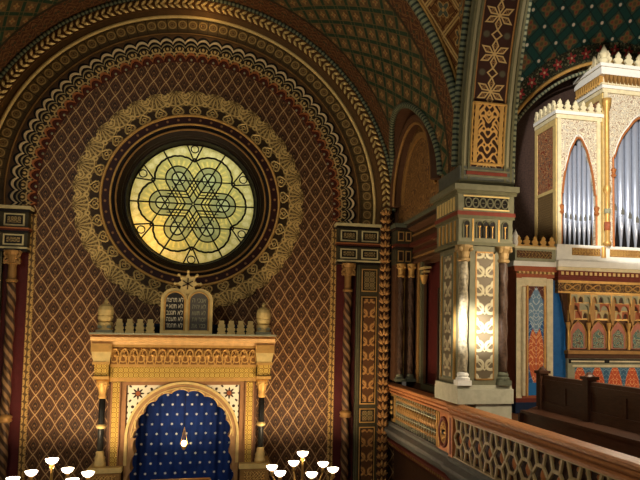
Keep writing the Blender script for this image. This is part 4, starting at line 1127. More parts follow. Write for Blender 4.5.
# main ledge and the stalactite frieze below it
XR = 13.1
m = MB(); m.box(8.28, XR, OY-.30, YB, 1.58, 1.72, 0); m.box(8.30, XR, OY-.24, YB, 1.50, 1.58, 1); m.box(8.33, XR, OY-.2, YB, 1.36, 1.50, 2); m.box(8.36, XR, OY-.14, YB, 1.28, 1.36, 2)
for k in range(38): m.box(8.40+.122*k, 8.46+.122*k, OY-.22, OY-.18, 1.40, 1.47, 3)
m.build('main_ledge', [WHITE, CREAM, TERRA_DARK, GOLD_PALE], organ, bevel=.012)
m = MB(); m.box(8.38, XR, OY-.08, YB, .98, 1.28, 0); m.box(8.38, XR, OY-.1, OY-.06, 1.22, 1.28, 1); m.box(8.38, XR, OY-.1, OY-.06, .98, 1.02, 1)
for k in range(9):
    x = 8.75+.53*k; m.tube([(x+.2*math.sin(w), OY-.09, 1.12+.07*math.sin(2*w)) for w in [2*PI*j/24 for j in range(24)]], .016, 5, 1, True)
m.build('scroll_frieze', [SCROLL_DIM, GOLD], organ)
m = MB()
for k in range(9):
    x = 8.72+.53*k
    m.box(x-.05, x+.48, OY+.02, YB, -.02, .98, 4)
    for j, (z, d, nn) in enumerate(((.86, .16, 3), (.66, .10, 2), (.48, .05, 3))):
        w = .53/nn
        for i in range(nn):
            xx = x-.06+i*w; cc = ((0, 6, 0), (3, 0, 3), (6, 3, 6))[j][(i+k) % 3]
            m.prism([(xx, z+.10), (xx, z-.10), (xx+.025, z-.10)]+[(xx+w/2+(w/2-.025)*math.cos(q), z-.08+.13*math.sin(q)) for q in [PI-PI*e/6 for e in range(7)]]+[(xx+w-.025, z-.10), (xx+w, z-.10), (xx+w, z+.10)], 'xz', OY-d, OY+.1, cc)
            m.box(xx+.02, xx+w-.02, OY-d+.05, OY+.1, z-.10, z+.06, (3, 5, 0)[(i+j) % 3])
            if i == 0: m.box(xx-.012, xx+.012, OY-d-.01, OY-d+.03, z-.16, z+.10, 1)
        m.box(x-.06, x+.47, OY-d-.015, OY+.1, z+.09, z+.11, 1)
    m.box(x-.06, x+.48, OY-.04, OY+.1, .36, .40, 1)
    m.prism([(x-.07, .98), (x+.06, .98), (x+.06, .40), (x-.0, .2), (x-.05, .40)], 'xz', OY-.12, OY+.1, 2)
m.build('stalactite_brackets', [SAGE, GOLD, GOLD_DIM, TERRA, BROWN, plain('bracket_brown', srgb(70, 46, 34), .6), plain('bracket_cream', srgb(178, 158, 112), .6)], organ)['label'] = 'stacked stalactite brackets in sage and terracotta'
m = MB()
for k in range(9):
    x = 8.72+.53*k; cx = x+.215
    m.prism([(cx-.20, -.32), (cx+.20, -.32), (cx+.20, .08), (cx+.12, .24), (cx, .34), (cx-.12, .24), (cx-.20, .08)], 'xz', OY+.0, OY+.06, 0)
    m.prism([(cx-.14, -.30), (cx+.14, -.30), (cx+.14, .02), (cx, .16), (cx-.14, .02)], 'xz', OY-.012, OY+.0, 1)
    m.tube([(cx-.20, OY-.01, -.3), (cx-.20, OY-.01, .08), (cx-.12, OY-.01, .24), (cx, OY-.01, .34), (cx+.12, OY-.01, .24), (cx+.20, OY-.01, .08), (cx+.20, OY-.01, -.3)], .016, 5, 2)
    m.lathe([(.03, -.34), (.03, .12), (.05, .2), (.07, .3)], (x-.05, OY-.03, 0), 10, 2)
m.box(8.66, XR, OY+.06, OY+.3, -.36, .4, 3)
m.build('arcade_niches', [plain('rose_paint', srgb(176, 112, 92), .6), contour('teal_arabesque', srgb(84, 112, 104), srgb(160, 160, 126), 9, 8, srgb(104, 84, 70)), GOLD, BROWN], organ)['label'] = 'little rose arches with teal fields'
m = MB(); m.box(8.62, XR, OY-.12, YB, -.44, -.36, 0); m.box(8.64, XR, OY-.06, YB, -.54, -.44, 1)
m.box(8.66, XR, OY-.02, YB, GAL_Z, -.54, 2); m.box(8.68, XR, OY-.035, OY, -.66, -.56, 3)
for k in range(5): m.box(8.74+1.0*k, 9.60+1.0*k, OY-.045, OY, -.635, -.595, 5)
m.box(8.78, XR, OY-.03, OY, -.74, -.70, 4); m.build('lower_case', [GOLD_DIM, BROWN, SAGE, INK, CREAM, CREAM], organ)
m = MB(); P = [(8.84, OY-.022, -1.5), (XR, OY-.022, -1.5), (XR, OY-.022, -.76), (8.84, OY-.022, -.76)]; m.face(P, [(p[0], p[2]+1.30) for p in P]); m.build('orange_panel', ORANGEPANEL, organ)['label'] = 'orange and blue arcaded panel'
m = MB(); m.box(8.28, 8.70, OY+.08, YB, GAL_Z, 1.28, 0); m.prism([(8.40, 1.28), (8.72, 1.28), (8.72, .1), (8.62, .3), (8.55, .7)], 'xz', OY-.02, OY+.09, 1); m.build('blue_recess', [BLUE, BROWN], organ)
# low tower
def pipe(x, y, z0, zm, z1, r):
    b = MB(); b.lathe([(r*.28, z0), (r, zm-.05), (r, z1), (r*.86, z1), (r*.86, z1-.3)], (x, y, 0), 14, 0)
    b.prism([(x-r*.55, zm), (x+r*.55, zm), (x+r*.5, zm+.10), (x, zm+.17), (x-r*.5, zm+.10)], 'xz', y-r*1.06, y-r*.9, 1)
    b.lathe([(r*1.02, zm-.06), (r*1.08, zm-.04), (r*1.02, zm-.02)], (x, y, 0), 14, 0)
    return b.build('pipe', [PIPE, SLATE], organ, True)
def tower(x0, x1, z0, z1, yf, hw, zs, top, pipes, cres, capz, nm):
    cx = (x0+x1)/2
    m = MB(); pts = arch_plate(m, x0, x1, z0, z1, yf, yf+.10, cx, hw, zs, top, 0, 1); m.build('tower_front', SCROLL_ORGAN, organ)
    m = MB(); m.tube([(x, yf-.01, z) for x, z in pts], .03, 6, 0); m.tube([(x, yf-.01, z+.07) for x, z in pts], .018, 6, 1); 
    for sg in (-1, 1):
        xx = cx+sg*(hw+.03); m.tube([(xx, yf-.01, z0), (xx, yf-.01, zs)], .028, 8, 0); m.lathe([(.03, zs-.5), (.07, zs-.45), (.04, zs-.4), (.07, zs-.3), (.03, zs-.26)], (xx, yf-.02, 0), 10, 0)
        xx = cx+sg*((x1-x0)/2-.045); m.box(xx-.045, xx+.045, yf-.04, yf+.04, z0, z1, 2)
    m.build('tower_arch_moulding', [GOLD_RED, WHITE, CREAM], organ)
    m = MB(); m.box(x0+.02, x1-.02, yf+.3, YB-.0, z0, z1, 0); m.box(x0+.02, x0+.06, yf+.1, yf+.3, z0, z1, 1); m.box(x1-.06, x1-.02, yf+.1, yf+.3, z0, z1, 1); m.build('tower_case', [VOID, GOLD_DIM], organ)
    for sg, xx in ((-1, x0), (1, x1)):
        m = MB(); e = sg*.03
        m.box(xx, xx+e, yf+.005, yf+.16, z0, z1-.01, 0); m.box(xx, xx+e, YB-.14, YB, z0, z1, 0); m.box(xx, xx+e*1.1, yf+.01, YB-.01, z1-.15, z1-.005, 0); m.box(xx, xx+e*1.1, yf+.01, YB-.01, z0+1.28, z0+1.36, 0); m.box(xx, xx+e*.7, yf+.16, YB-.14, z0, z0+1.3, 2); m.box(xx, xx+e*.6, yf+.16, YB-.14, z0+1.3, z1-.15, 1)
        m.build('side_panel', [GOLD_PALE, SCROLL_RED, SCREEN], organ)
    for (x, zm, zt) in pipes: pipe(x, yf+.12, z0+.02, zm, zt, (pipes[1][0]-pipes[0][0])*.43)
    m = MB(); o = .04
    m.box(x0-o, x1+o, yf-o, YB, z1, z1+.10, 0); m.box(x0-.07, x1+.07, yf-.07, YB, z1+.10, z1+.18, 1)
    zt = z1+.18
    if cres > 6:
        for k in range(int((x1-x0)/.11)):
            x = x0+.11*k; m.prism([(x, z1+.42), (x+.10, z1+.42), (x+.05, z1+.20)], 'xz', yf-.10, yf, 2)
        y = yf
        while y < YB-.1: m.prism([(y, z1+.42), (y+.10, z1+.42), (y+.05, z1+.20)], 'yz', x0-.10, x0, 3); m.ball((x0-.10, y+.05, z1+.22), .035, 6, 4, 3); y += .11
        m.box(x0-.12, x1+.12, yf-.12, YB, z1+.42, z1+.60, 1); m.box(x0-.09, x1+.09, yf-.09, YB, z1+.18, z1+.22, 0); m.box(x0-.0, x1+.0, yf-.0, YB, z1+.2, z1+.45, 0); m.box(x0-.16, x1+.16, yf-.16, YB, z1+.60, z1+.68, 1); zt = z1+.68
    m.build('tower_cornice', [CREAM, WHITE, GOLD_DIM, GOLD], organ)
    m = MB(); nc = max(5, round((x1-x0)/cres*1.0)) if cres < 1 else int(cres)
    chk(m, x0-.05, x1+.05, yf-.06, yf-.0, zt, nc, .92, capz, 0); chk(m, x0-.06, x0-.0, yf, YB, zt, 5, .92, capz, 0, 'y')
    m.build('tower_crest', CREAM, organ)
YL = OY
lowp = [(8.66+.127*k, 2.78-.05*math.sin(PI*k/6), [4.25, 4.6, 4.55, 4.85, 4.55, 4.6, 4.25][k]) for k in range(7)]
tower(8.40, 9.53, 2.12, 5.16, YL, .43, 3.35, 4.72, lowp, 6, .28, 'low_tower')
m = MB(); m.box(8.32, 13.0, OY-.12, YB, 1.72, 1.84, 0); m.box(8.36, 13.0, OY-.06, YB, 1.84, 2.12, 0); m.box(8.75, 9.5, OY-.07, OY-.04, 1.88, 2.06, 1); m.box(9.75, 12.9, OY-.07, OY-.04, 1.88, 2.06, 1); m.box(8.36, 13.0, OY-.08, OY, 2.08, 2.13, 0)
m.lathe([(.06, 1.84), (.05, 2.1)], (9.56, OY-.1, 0), 10, 2); m.build('pipe_plinth', [WHITE, SCROLL_GOLD, GOLD], organ)
higp = [(9.92+.2*k, 3.02-.09*k if k < 6 else 2.4+.09*(k-6), 5.15+.14*(6-abs(k-6))) for k in range(12)]
tower(9.60, 12.40, 2.12, 5.88, OY-.06, 1.12, 4.3, 5.5, higp, 10, .36, 'high_tower')
for x in (9.64, 12.36):
    m = MB(); m.lathe([(.07, 2.13), (.10, 2.2), (.06, 2.25), (.065, 3.4), (.10, 3.5), (.06, 3.6), (.06, 5.4), (.11, 5.6), (.12, 5.7)], (x, OY-.14, 0), 14, 0); m.lathe([(.075, 2.5), (.075, 2.7)], (x, OY-.14, 0), 14, 1)
    m.lathe([(.066, 2.9), (.078, 2.92), (.078, 3.0), (.066, 3.02)], (x, OY-.14, 0), 14, 2); m.build('column', [GOLD, TERRA, SAGE], organ, True)
m = MB(); m.lathe([(.10, 0), (.13, .1), (.07, .16), (.11, .26), (.05, .40), (.001, .5)], (9.62, OY-.06, 6.58), 12); m.build('finial', CREAM, organ)

# ------------------------------------------------------------------ ark
AY = -.8
ark = thing('torah_ark', (0, -.4, -5.6), 'carved gilded ark with a scalloped arch and starry blue curtain under the round window', 'ark')
AC, AR = -2.44, 1.03
m = MB()          # front wall round the arch: smooth outer circle radius 1.2, columns of quads up to the top
RO_ = 1.22; n = 40; zt = -1.18
for k in range(n):
    a, b = PI-PI*k/n, PI-PI*(k+1)/n
    pa, pb = (RO_*math.cos(a), AC+RO_*math.sin(a)), (RO_*math.cos(b), AC+RO_*math.sin(b))
    m.face([(pa[0], AY, pa[1]), (pb[0], AY, pb[1]), (pb[0], AY, zt), (pa[0], AY, zt)], None, 0)
for sg in (-1, 1):
    m.box(sg*RO_, sg*1.62, AY, -.05, -5.4, zt, 1)
m.box(-1.62, 1.62, AY+.05, -.05, zt-.06, zt, 1)
m.build('front_panel', [SPANDREL, BROWN], ark)['label'] = 'white pierced spandrels round the arch'
m = MB()          # scalloped archivolt and jambs
def arch_in(t): return AR+.035-.065*(1-abs(math.sin(t*8.5))**.6)
m.band(arch_in, lambda t: RO_+.02, 0, PI, 240, 0, AC, AY-.05, .46, 0)
m.band(lambda t: 1.10, lambda t: 1.12, 0, PI, 90, 0, AC, AY-.075, .03, 1); m.band(lambda t: 1.19, lambda t: 1.245, 0, PI, 90, 0, AC, AY-.085, .09, 1)
for k in range(17):
    t = (k+.5)*PI/17; m.tube([( (AR-.0)*math.cos(t)+.07*math.cos(w), AY-.06, AC+(AR+.0)*math.sin(t)+.07*math.sin(w)) for w in [t+PI/2-1.2+2.4*j/10 + (0) for j in range(11)]][:0] or [((arch_in(t-.07+.14*j/8)+.02)*math.cos(t-.07+.14*j/8), AY-.06, AC+(arch_in(t-.07+.14*j/8)+.02)*math.sin(t-.07+.14*j/8)) for j in range(9)], .014, 5, 1)
for sg in (-1, 1):
    z = AC; pts = []
    while z > -5.3:
        x = AR+.035-.065*(1-abs(math.sin((AC-z)*8.5))**.6)+.10*min(1, max(0, (AC-.3-z)/.6)); pts.append((x, z)); z -= .02
    for (xa, za), (xb, zb) in zip(pts[:-1], pts[1:]):
        m.face([(sg*xa, AY-.05, za), (sg*1.24, AY-.05, za), (sg*1.24, AY-.05, zb), (sg*xb, AY-.05, zb)], None, 0)
        m.face([(sg*xa, AY-.05, za), (sg*xa, -.36, za), (sg*xb, -.36, zb), (sg*xb, AY-.05, zb)], None, 2)
    m.box(sg*1.18, sg*1.245, AY-.085, AY, -3.04, AC, 1)
m.build('scalloped_arch', [plain('rosy_gilding', srgb(176, 136, 92), .45, .2), GOLD_PALE, GOLD_DIM], ark)
m = MB(); nx, nzz = 96, 40
for i in range(nx):
    xa, xb = -1.2+2.4*i/nx, -1.2+2.4*(i+1)/nx
    fy = lambda x: -.33+.022*math.sin(x*17)+.01*math.sin(x*41)
    m.face([(xa, fy(xa), -5.3), (xb, fy(xb), -5.3), (xb, fy(xb), -1.3), (xa, fy(xa), -1.3)])
m.build('curtain', CURTAIN, ark, True)['label'] = 'dark blue curtain sewn with silver stars'
m = MB()
for sg in (-1, 1):
    m.box(sg*1.245, sg*1.62, AY-.04, AY, -3.04, -1.2, 0); m.box(sg*1.385, sg*1.535, AY-.07, AY, -3.04, -1.2, 1); m.box(sg*1.36, sg*1.385, AY-.09, AY, -3.04, -1.2, 0); m.box(sg*1.535, sg*1.555, AY-.09, AY, -3.04, -1.2, 0); m.box(sg*1.57, sg*1.62, AY-.05, AY, -3.04, -1.15, 2)
m.box(-1.245, 1.245, AY-.05, AY, -1.27, -1.18, 0); m.box(-1.6, 1.6, AY-.06, AY, -1.19, -1.15, 3)
m.build('pilaster_strips', [plain('tan_gilding', srgb(150, 108, 70), .5, .2), SMALL_GOLD, BROWN, GOLD], ark)
for sg in (-1, 1):
    x = sg*1.74
    m = MB(); m.box(sg*1.29, sg*1.93, AY-.22, -.05, -5.4, -3.16, 0); m.box(sg*1.26, sg*1.96, AY-.26, -.05, -3.16, -3.05, 1); m.box(sg*1.38, sg*1.84, AY-.235, AY-.2, -3.42, -3.22, 2); m.box(sg*1.29, sg*1.94, AY-.24, -.05, -3.56, -3.48, 1); m.build('pedestal', [GOLD_DIM, GOLD_PALE, SCROLL_GOLD], ark)
    tt = bpy.data.objects.new('ark_column', None); COL.objects.link(tt); tt.location = (x, AY-.06, -3.05); tt.parent = ark; tt.matrix_parent_inverse = Matrix.Translation(-ark.location)
    def sub(b, nm, mt):
        o = b.build(nm, mt, None, True); o.parent = tt; o.matrix_parent_inverse = Matrix.Translation(-tt.location); return o
    b = MB(); b.lathe([(.064, -2.72), (.066, -2.2), (.066, -1.55)], (x, AY-.06, 0), 20); sub(b, 'shaft', plain('black_marble', srgb(34, 34, 32), .3, 0, .4, 12))['label'] = 'black marble shaft'
    b = MB(); b.lathe([(.068, -2.22), (.10, -2.2), (.105, -2.17), (.085, -2.14), (.068, -2.12)], (x, AY-.06, 0), 16); sub(b, 'shaft_ring', GOLD_PALE)
    b = MB(); b.lathe([(.13, -3.04), (.13, -2.96), (.10, -2.93), (.12, -2.86), (.085, -2.80), (.09, -2.74), (.068, -2.70)], (x, AY-.06, 0), 16); sub(b, 'column_base', GOLD_PALE)
    b = MB(); b.lathe([(.068, -1.56), (.09, -1.53), (.072, -1.48), (.09, -1.38), (.13, -1.22), (.14, -1.14)], (x, AY-.06, 0), 16)
    for j in range(6): b.ball((x+.11*math.cos(j*PI/3), AY-.06+.11*math.sin(j*PI/3), -1.25), .034, 8, 6)
    sub(b, 'capital', GOLD)
    m = MB(); m.box(sg*1.60, sg*1.93, AY-.24, -.05, -1.13, -1.06, 0); m.box(sg*1.62, sg*1.91, AY-.2, -.05, -1.06, -.80, 1); m.box(sg*1.59, sg*1.95, AY-.25, -.05, -.80, -.74, 0)
    m.prism([(sg*1.60, -.74), (sg*1.93, -.74), (sg*1.98, -.52), (sg*1.57, -.52)], 'xz', AY-.24, -.05, 2); m.box(sg*1.56, sg*1.99, AY-.26, -.05, -.52, -.34, 0); m.build('impost', [GOLD, SMALL_GOLD, GOLD_PALE], ark)
m = MB(); m.box(-1.6, 1.6, AY-.06, -.05, -1.15, -1.10, 1); m.box(-1.6, 1.6, AY-.08, -.05, -1.10, -.86, 0); m.box(-1.6, 1.6, AY-.12, -.05, -.86, -.80, 1); m.build('lower_frieze', [SMALL_GOLD, GOLD], ark)
m = MB(); m.box(-1.58, 1.58, AY-.13, -.05, -.80, -.42, 0); m.box(-1.58, 1.58, AY-.17, -.05, -.42, -.36, 1)
for k in range(16):
    x = -1.52+.2*(k+.1); m.tube([(x+.085*math.cos(w), AY-.15, -.62+.16*math.sin(w)) for w in [PI*j/8 for j in range(9)]], .02, 5, 1); m.ball((x, AY-.14, -.60), .04, 8, 6, 1)
m.build('fan_frieze', [FANS, GOLD], ark)
m = MB(); prof = [(-.05, -.36), (AY-.20, -.36), (AY-.22, -.30), (AY-.30, -.26), (AY-.32, -.20), (AY-.26, -.19), (AY-.26, -.15), (AY-.36, -.14), (AY-.36, -.10), (-.05, -.10)]
fx = lambda x: ((x, 0, 0), (0, 1, 0), (0, 0, 1), x)
m.sweep(prof, [fx(-2.0), fx(2.0)], True, 0, True); m.box(-2.02, 2.02, AY-.38, -.05, -.14, -.10, 1); m.build('cornice', [plain('rosy_cornice', srgb(206, 164, 106), .45, .2), SAGE], ark)
def merlon(x):
    b = MB(); y0, y1 = AY-.18, AY-.10; z = -.10
    hf = [(.095, 0), (.095, .04), (.07, .06), (.095, .10), (.09, .14), (.06, .155), (.08, .18), (.075, .22), (.05, .235), (.06, .26), (.055, .31)]; poly = [(-a, c) for a, c in hf][::-1]+[]; poly = [(a, c) for a, c in hf]+poly
    b.prism([(x+a, z+c) for a, c in poly], 'xz', y0, y1); return b.build('merlon', GOLD_PALE, ark)
for sg in (-1, 1):
    for k in range(4): merlon(sg*(.78+.217*k))
    x = sg*1.73; b = MB(); b.box(x-.17, x+.17, AY-.30, AY+.04, -.10, -.04, 1); b.lathe([(.15, -.04), (.15, .04), (.16, .06), (.16, .12), (.12, .14), (.15, .17), (.165, .22), (.165, .26), (.145, .27), (.165, .29), (.165, .40), (.14, .48), (.08, .53), (.04, .54), (.05, .58), (.03, .62), (.001, .66)], (x, AY-.13, 0), 16, 0); b.box(x-.14, x+.14, AY-.27, AY+.01, .0, .06, 1); b.build('finial', [GOLD_PALE, SAGE], ark, False)
m = MB(); m.box(-1.5, 1.5, AY+.2, AY+.3, -.10, .12); m.build('blue_backboard', BLUE_DARK, ark)
# tablets of the law
tb = MB(); ty = AY-.16
pl = [(-.57, -.10), (.57, -.10)]+[(.285+.285*math.cos(PI*k/14), .66+.27*math.sin(PI*k/14)) for k in range(15)]+[(-.285+.285*math.cos(PI*k/14), .66+.27*math.sin(PI*k/14)) for k in range(15)]
tb.prism(pl, 'xz', ty, ty+.14)
tab = tb.build('tablets', GOLD_PALE, ark); tab['label'] = 'pair of round-topped tablets of the law'
for sg, mt in ((-1, plain('black_slate', srgb(40, 38, 36), .35)), (1, plain('slate_sheen_tone', srgb(84, 80, 74), .25))):  # right face lightened: its sheen is put into the slate colour
    b = MB(); cx = sg*.265; b.prism([(cx-.205, -.02), (cx+.205, -.02)]+[(cx+.205*math.cos(PI*k/14), .64+.20*math.sin(PI*k/14)) for k in range(15)], 'xz', ty-.012, ty+.01); b.build('slate_face', mt, tab)
    b = MB(); b.tube([(cx+.215, ty-.01, -.03), (cx+.215, ty-.01, .64)]+[(cx+.215*math.cos(PI*k/14), ty-.01, .64+.21*math.sin(PI*k/14)) for k in range(1, 14)]+[(cx-.215, ty-.01, .64), (cx-.215, ty-.01, -.03)], .018, 6); b.build('slate_rim', GOLD, tab)
def text_mesh(s, x, z, size, w, mt):
    c = bpy.data.curves.new('t', 'FONT'); c.body = s; c.size = size; c.align_x = 'CENTER'; c.align_y = 'CENTER'; c.extrude = .003
    o = bpy.data.objects.new('t', c); COL.objects.link(o); bpy.context.view_layer.update()
    me = bpy.data.meshes.new_from_object(o.evaluated_get(bpy.context.evaluated_depsgraph_get())); bpy.data.objects.remove(o)
    if len(me.vertices) == 0: return
    xs = [v.co.x for v in me.vertices]; f = min(1.0, w/max(1e-6, max(xs)-min(xs)))
    me.transform(Matrix.Translation((x, ty-.016, z)) @ Matrix.Rotation(PI/2, 4, 'X') @ Matrix.Diagonal((f, 1, 1, 1)))
    me.materials.clear(); me.materials.append(mt)
    q = bpy.data.objects.new('inscription', me); COL.objects.link(q); q.parent = tab; q.matrix_parent_inverse = Matrix()
INK_W = plain('pale_lettering', srgb(220, 208, 176), .5)
rev = lambda s: s[::-1]
for i, s in enumerate(('לא תרצח', 'לא תנאף', 'לא תגנב', 'לא תענה', 'לא תחמד')): text_mesh(rev(s), -.265, .66-.145*i, .15, .36, INK_W)
for i, s in enumerate(('אנכי ה', 'לא יהיה', 'לא תשא', 'זכור את', 'כבד את')): text_mesh(rev(s), .265, .66-.145*i, .15, .30, SAGE)
b = MB(); sp = []
for k in range(32):
    t = 2*PI*k/32; r = .19+.035*math.cos(8*t); sp.append((r*math.cos(t), 1.04+r*math.sin(t)))
b.prism(sp, 'xz', ty+.02, ty+.10, 0)
for k in range(8):
    t = 2*PI*k/8; b.tube([(.18*math.cos(t), ty+.06, 1.04+.18*math.sin(t)), (.27*math.cos(t), ty+.06, 1.04+.27*math.sin(t))], .025, 6, 0); b.ball((.285*math.cos(t), ty+.06, 1.04+.285*math.sin(t)), .036, 8, 6, 0)
for k in range(6): b.bar((0, ty+.01, 1.04), (.13*math.cos(k*PI/3+.5), ty+.01, 1.04+.13*math.sin(k*PI/3+.5)), .022, .02, 1, (0, 1, 0))
b.prism([(-.30, .80), (.30, .80), (.12, .96), (-.12, .96)], 'xz', ty+.03, ty+.11, 0)
b.build('star_crest', [GOLD_PALE, BROWN_DARK], ark)
m = MB(); m.box(-2.1, 2.1, -1.06, -.03, FLOOR_Z+.4, -5.4, 0); m.build('base', GOLD_DIM, ark)
mb = MB(); mb.box(-4.7, 4.7, -3.6, 0, FLOOR_Z, FLOOR_Z+.2); mb.box(-3.6, 3.6, -1.75, 0, FLOOR_Z+.2, FLOOR_Z+.4)
struct('floor_platform', mb, STONE, 'stepped stone platform under the ark', 'platform')
# reading desk
t = thing('reading_desk', (0, -1.3, FLOOR_Z+.4), 'wooden reading desk edge at the picture bottom in front of the blue curtain', 'desk')
m = MB(); m.prism([(-1.53, -3.34), (-1.70, -3.42), (-1.70, -3.5), (-1.05, -3.5), (-1.05, -3.36), (-1.15, -3.34)], 'yz', -.62, .62, 0); m.build('top', WOOD_RED, t)
m = MB(); m.tube([(-.62, -1.16, -3.33), (.62, -1.16, -3.33)], .025, 6); m.tube([(-.62, -1.16, -3.33), (-.70, -1.68, -3.40)], .025, 6); m.tube([(.62, -1.16, -3.33), (.70, -1.68, -3.40)], .025, 6); m.build('gilt_edge', GOLD, t)
m = MB(); m.box(-.55, .55, -1.55, -1.12, -5.85, -3.5); m.box(-.6, .6, -1.6, -1.08, FLOOR_Z+.2 if False else FLOOR_Z+.4, -5.85); m.build('body', WOOD, t)
# hanging eternal lamp
t = thing('hanging_lamp', (.03, -.82, -2.5), 'small lit brass lantern hanging before the blue curtain', 'lamp')
m = MB(); m.tube([(.03, -.82, -2.22), (.03, -.82, -1.40)], .006, 5); m.build('chain', IRON, t)
m = MB()
for k in range(3):
    a = 2*PI*k/3+.5; m.tube([(.03, -.82, -2.22), (.03+.09*math.cos(a), -.82+.09*math.sin(a), -2.62)], .007, 5)
m.lathe([(.001, -2.74), (.03, -2.73), (.06, -2.66), (.07, -2.64), (.055, -2.64), (.02, -2.70)], (.03, -.82, 0), 14); m.build('lantern', BRASS, t)
m = MB(); m.ball((.03, -.82, -2.585), .05, 12, 8, 0, 1.3); m.build('flame_bulb', BULB, t)

# ------------------------------------------------------------------ lamp stands with opal bowls
def bowl_mesh(mb, o):
    mb.lathe([(.001, -.10), (.04, -.098), (.085, -.07), (.112, -.03), (.122, .0), (.116, .0), (.104, -.03), (.075, -.065), (.001, -.085)], o, 20)
def lampstand(cx, cy, rot, lb, ztop=-2.57):
    t = thing('lamp_stand', (cx, cy, FLOOR_Z+.2), lb, 'lamp')
    m = MB(); m.lathe([(.26, FLOOR_Z+.2), (.26, FLOOR_Z+.26), (.12, FLOOR_Z+.36), (.05, FLOOR_Z+.5), (.035, -5.0), (.06, -4.9), (.035, -4.8), (.03, -3.6), (.07, -3.5), (.03, -3.4), (.025, ztop-.2), (.05, ztop-.16), (.04, ztop-.12)], (cx, cy, 0), 16); m.build('pole', BRASS, t, True)
    lights = []
    m = MB(); bowl_mesh(m, (cx, cy, ztop)); m.build('lamp_bowl', BOWL, t, True); lights.append((cx, cy, ztop))
    for k in range(6):
        a = rot+k*PI/3; ex, ey, ez = cx+.66*math.cos(a), cy+.66*math.sin(a), ztop-.31
        m = MB(); m.tube([(cx+.66*s*math.cos(a), cy+.66*s*math.sin(a), -3.5+(.18*math.sin(s*PI)*-1)+(ez-.2+3.5)*s) for s in [j/10 for j in range(11)]], .018, 6); m.lathe([(.02, ez-.22), (.05, ez-.18), (.03, ez-.14), (.05, ez-.10)], (ex, ey, 0), 10); m.build('arm', BRASS, t, True)
        m = MB(); bowl_mesh(m, (ex, ey, ez)); m.build('lamp_bowl', BOWL, t, True); lights.append((ex, ey, ez))
    return lights
R_ = math.radians
LB = lampstand(2.53, -2.5, R_(40), 'brass lamp stand with white opal bowls right of the ark')
LB += lampstand(-2.37, -2.5, R_(15), 'brass lamp stand with white opal bowls left of the ark')

# ------------------------------------------------------------------ pew behind the balustrade
t = thing('pew', (6.3, -10, GAL_Z), 'long dark panelled wooden pew standing between the balustrade and the organ', 'pew')
XP_ = 6.42; ya, yb = -5.86, -14.2
zt = lambda i: -.72-.03*min(i, 1)
m = MB(); m.box(XP_, XP_+.05, ya, yb, GAL_Z, -.78, 0); m.box(XP_-.02, XP_+.07, ya, yb, -.80, -.73, 0); m.box(XP_-.025, XP_+.05, ya, yb, -1.36, -1.27, 0); m.box(XP_-.034, XP_+.056, ya, yb, -.83, -.795, 0)
y = ya; k = 0
posts = [ya, ya-1.66, ya-4.6, ya-7.5]
bays = [ya, ya-.83, ya-1.66, ya-2.64, ya-3.62, ya-4.6, ya-5.57, ya-6.53]
for i in range(len(bays)-1):
    a, c = bays[i], bays[i+1]
    m.box(XP_-.02, XP_, a-.001, a-.09, -1.28, -.82, 0); m.box(XP_-.02, XP_, c+.09, c+.001, -1.28, -.82, 0); m.box(XP_-.024, XP_, a, c, -.90, -.815, 0); m.box(XP_-.024, XP_, a, c, -1.29, -1.19, 0)
m.build('backrest', WOOD, t)
for p in posts:
    m = MB(); m.box(XP_-.07, XP_+.09, p+.08, p-.08, GAL_Z, -.70, 0); m.box(XP_-.10, XP_+.12, p+.11, p-.11, -.70, -.65, 0)
    m.lathe([(.10, -.65), (.06, -.62), (.05, -.60), (.001, -.57)], (XP_+.01, p, 0), 8); m.build('post', WOOD, t)
m = MB(); m.box(XP_-.42, XP_, ya, yb, -1.40, -1.35, 0); m.box(XP_-.36, XP_-.3, ya, yb, GAL_Z, -1.40, 0); m.build('seat', WOOD, t, bevel=.01)
m = MB(); m.prism([(XP_-.44, GAL_Z), (XP_+.05, GAL_Z), (XP_+.05, -1.3), (XP_-.1, -1.3), (XP_-.44, -1.42)], 'xz', ya+.06, ya, 0); m.build('end_panel', WOOD, t)
# ------------------------------------------------------------------ light, camera
def point(name, loc, w, c, r=.05):
    l = bpy.data.lights.new(name, 'POINT'); l.energy = w; l.color = c; l.shadow_soft_size = r
    o = bpy.data.objects.new(name, l); o.location = loc; COL.objects.link(o); return o
def aim(o, tgt):
    d = Vector(tgt)-o.location; o.rotation_euler = d.to_track_quat('-Z', 'Y').to_euler(); return o
def area(name, loc, tgt, w, c, sx, sy):
    l = bpy.data.lights.new(name, 'AREA'); l.energy = w; l.color = c; l.shape = 'RECTANGLE'; l.size = sx; l.size_y = sy
    o = bpy.data.objects.new(name, l); o.location = loc; COL.objects.link(o); return aim(o, tgt)
def spot(name, loc, tgt, w, c, deg, blend, r=.1):
    l = bpy.data.lights.new(name, 'SPOT'); l.energy = w; l.color = c; l.spot_size = math.radians(deg); l.spot_blend = blend; l.shadow_soft_size = r
    o = bpy.data.objects.new(name, l); o.location = loc; COL.objects.link(o); return aim(o, tgt)
WARM = (1.0, .76, .48)
for i, p in enumerate(LB): point('bowl_light', (p[0], p[1], p[2]-.03), 62, WARM, .03)
point('lantern_light', (.03, -.95, -2.60), 2.5, WARM, .04)
# daylight behind the round window
area('window_daylight', (.3, 3.2, WZ+1.2), (0, .5, WZ), 180, (.97, .98, .86), 3, 3)
point('window_warm_fill', (-1.1, 1.3, WZ-1.0), 100, (1.0, .56, .16), .2)  # added unseen behind the pane to turn its lower left amber
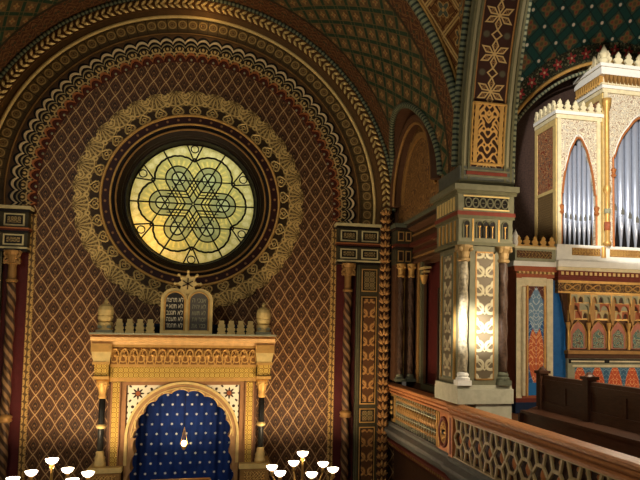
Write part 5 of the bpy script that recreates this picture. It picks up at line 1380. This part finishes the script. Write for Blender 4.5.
# nave windows and chandeliers behind and beside the viewer
area('nave_window_daylight', (-7, -17, 6.5), (3, -3, 0), 540, (1.0, .94, .80), 4, 5)
point('nave_chandelier', (0, -10.5, 3.2), 45, WARM, .5)
point('organ_arm_fill', (6.5, -7.7, 1.3), 380, (1.0, .84, .62), .3)  # added unseen fill that brightens the organ's side and lower case
point('organ_arm_fill', (11.8, -6.8, .6), 330, (1.0, .84, .62), .3)  # second added fill, out of view, for the organ front and brackets
point('arch_lamp', (.25, -.75, ZC+4.55), 7, (1.0, .62, .26), .05)
# sunbeams through the high west windows
spot('sunbeam_organ', (.2, -20, 8.6), (10.2, -2.6, 4.35), 22000, (1.0, .96, .9), 15.0, .2, .12)
spot('sunbeam_pier', (-4.5, -19, 6.0), (5.2, -5.6, .1), 130000, (1.0, .96, .9), 3.3, 1.0, .12)
w = bpy.data.worlds.new('World'); sc.world = w; w.use_nodes = True
w.node_tree.nodes['Background'].inputs[0].default_value = (1.0, .82, .62, 1); w.node_tree.nodes['Background'].inputs[1].default_value = .06

cam = bpy.data.cameras.new('camera'); co = bpy.data.objects.new('camera', cam); COL.objects.link(co); sc.camera = co
F_, PX_, PY_ = 699.452, 392.468, 286.09
yaw, pitch, roll = .243, .066, .015
f = Vector((math.sin(yaw)*math.cos(pitch), math.cos(yaw)*math.cos(pitch), math.sin(pitch)))
r = Vector((math.cos(yaw), -math.sin(yaw), 0)); u = r.cross(f)
r2 = r*math.cos(roll)+u*math.sin(roll); u2 = -r*math.sin(roll)+u*math.cos(roll)
co.matrix_world = Matrix(((r2.x, u2.x, -f.x, .703), (r2.y, u2.y, -f.y, -17.575), (r2.z, u2.z, -f.z, 0), (0, 0, 0, 1)))
cam.sensor_fit = 'HORIZONTAL'; cam.sensor_width = 36; cam.lens = 36*F_/640; cam.shift_x = (320-PX_)/640; cam.shift_y = (PY_-240)/640; cam.clip_end = 100
vs = sc.view_settings; sc.display_settings.display_device = 'sRGB'; vs.view_transform = 'Standard'; vs.look = 'None'; vs.gamma = 1; vs.use_curve_mapping = False; vs.exposure = 0.0
# lift the place so that the hall floor lies at z = 0
bpy.context.view_layer.update()
for o in list(sc.objects):
    if o.parent is None: o.matrix_world = Matrix.Translation((0, 0, -FLOOR_Z)) @ o.matrix_world
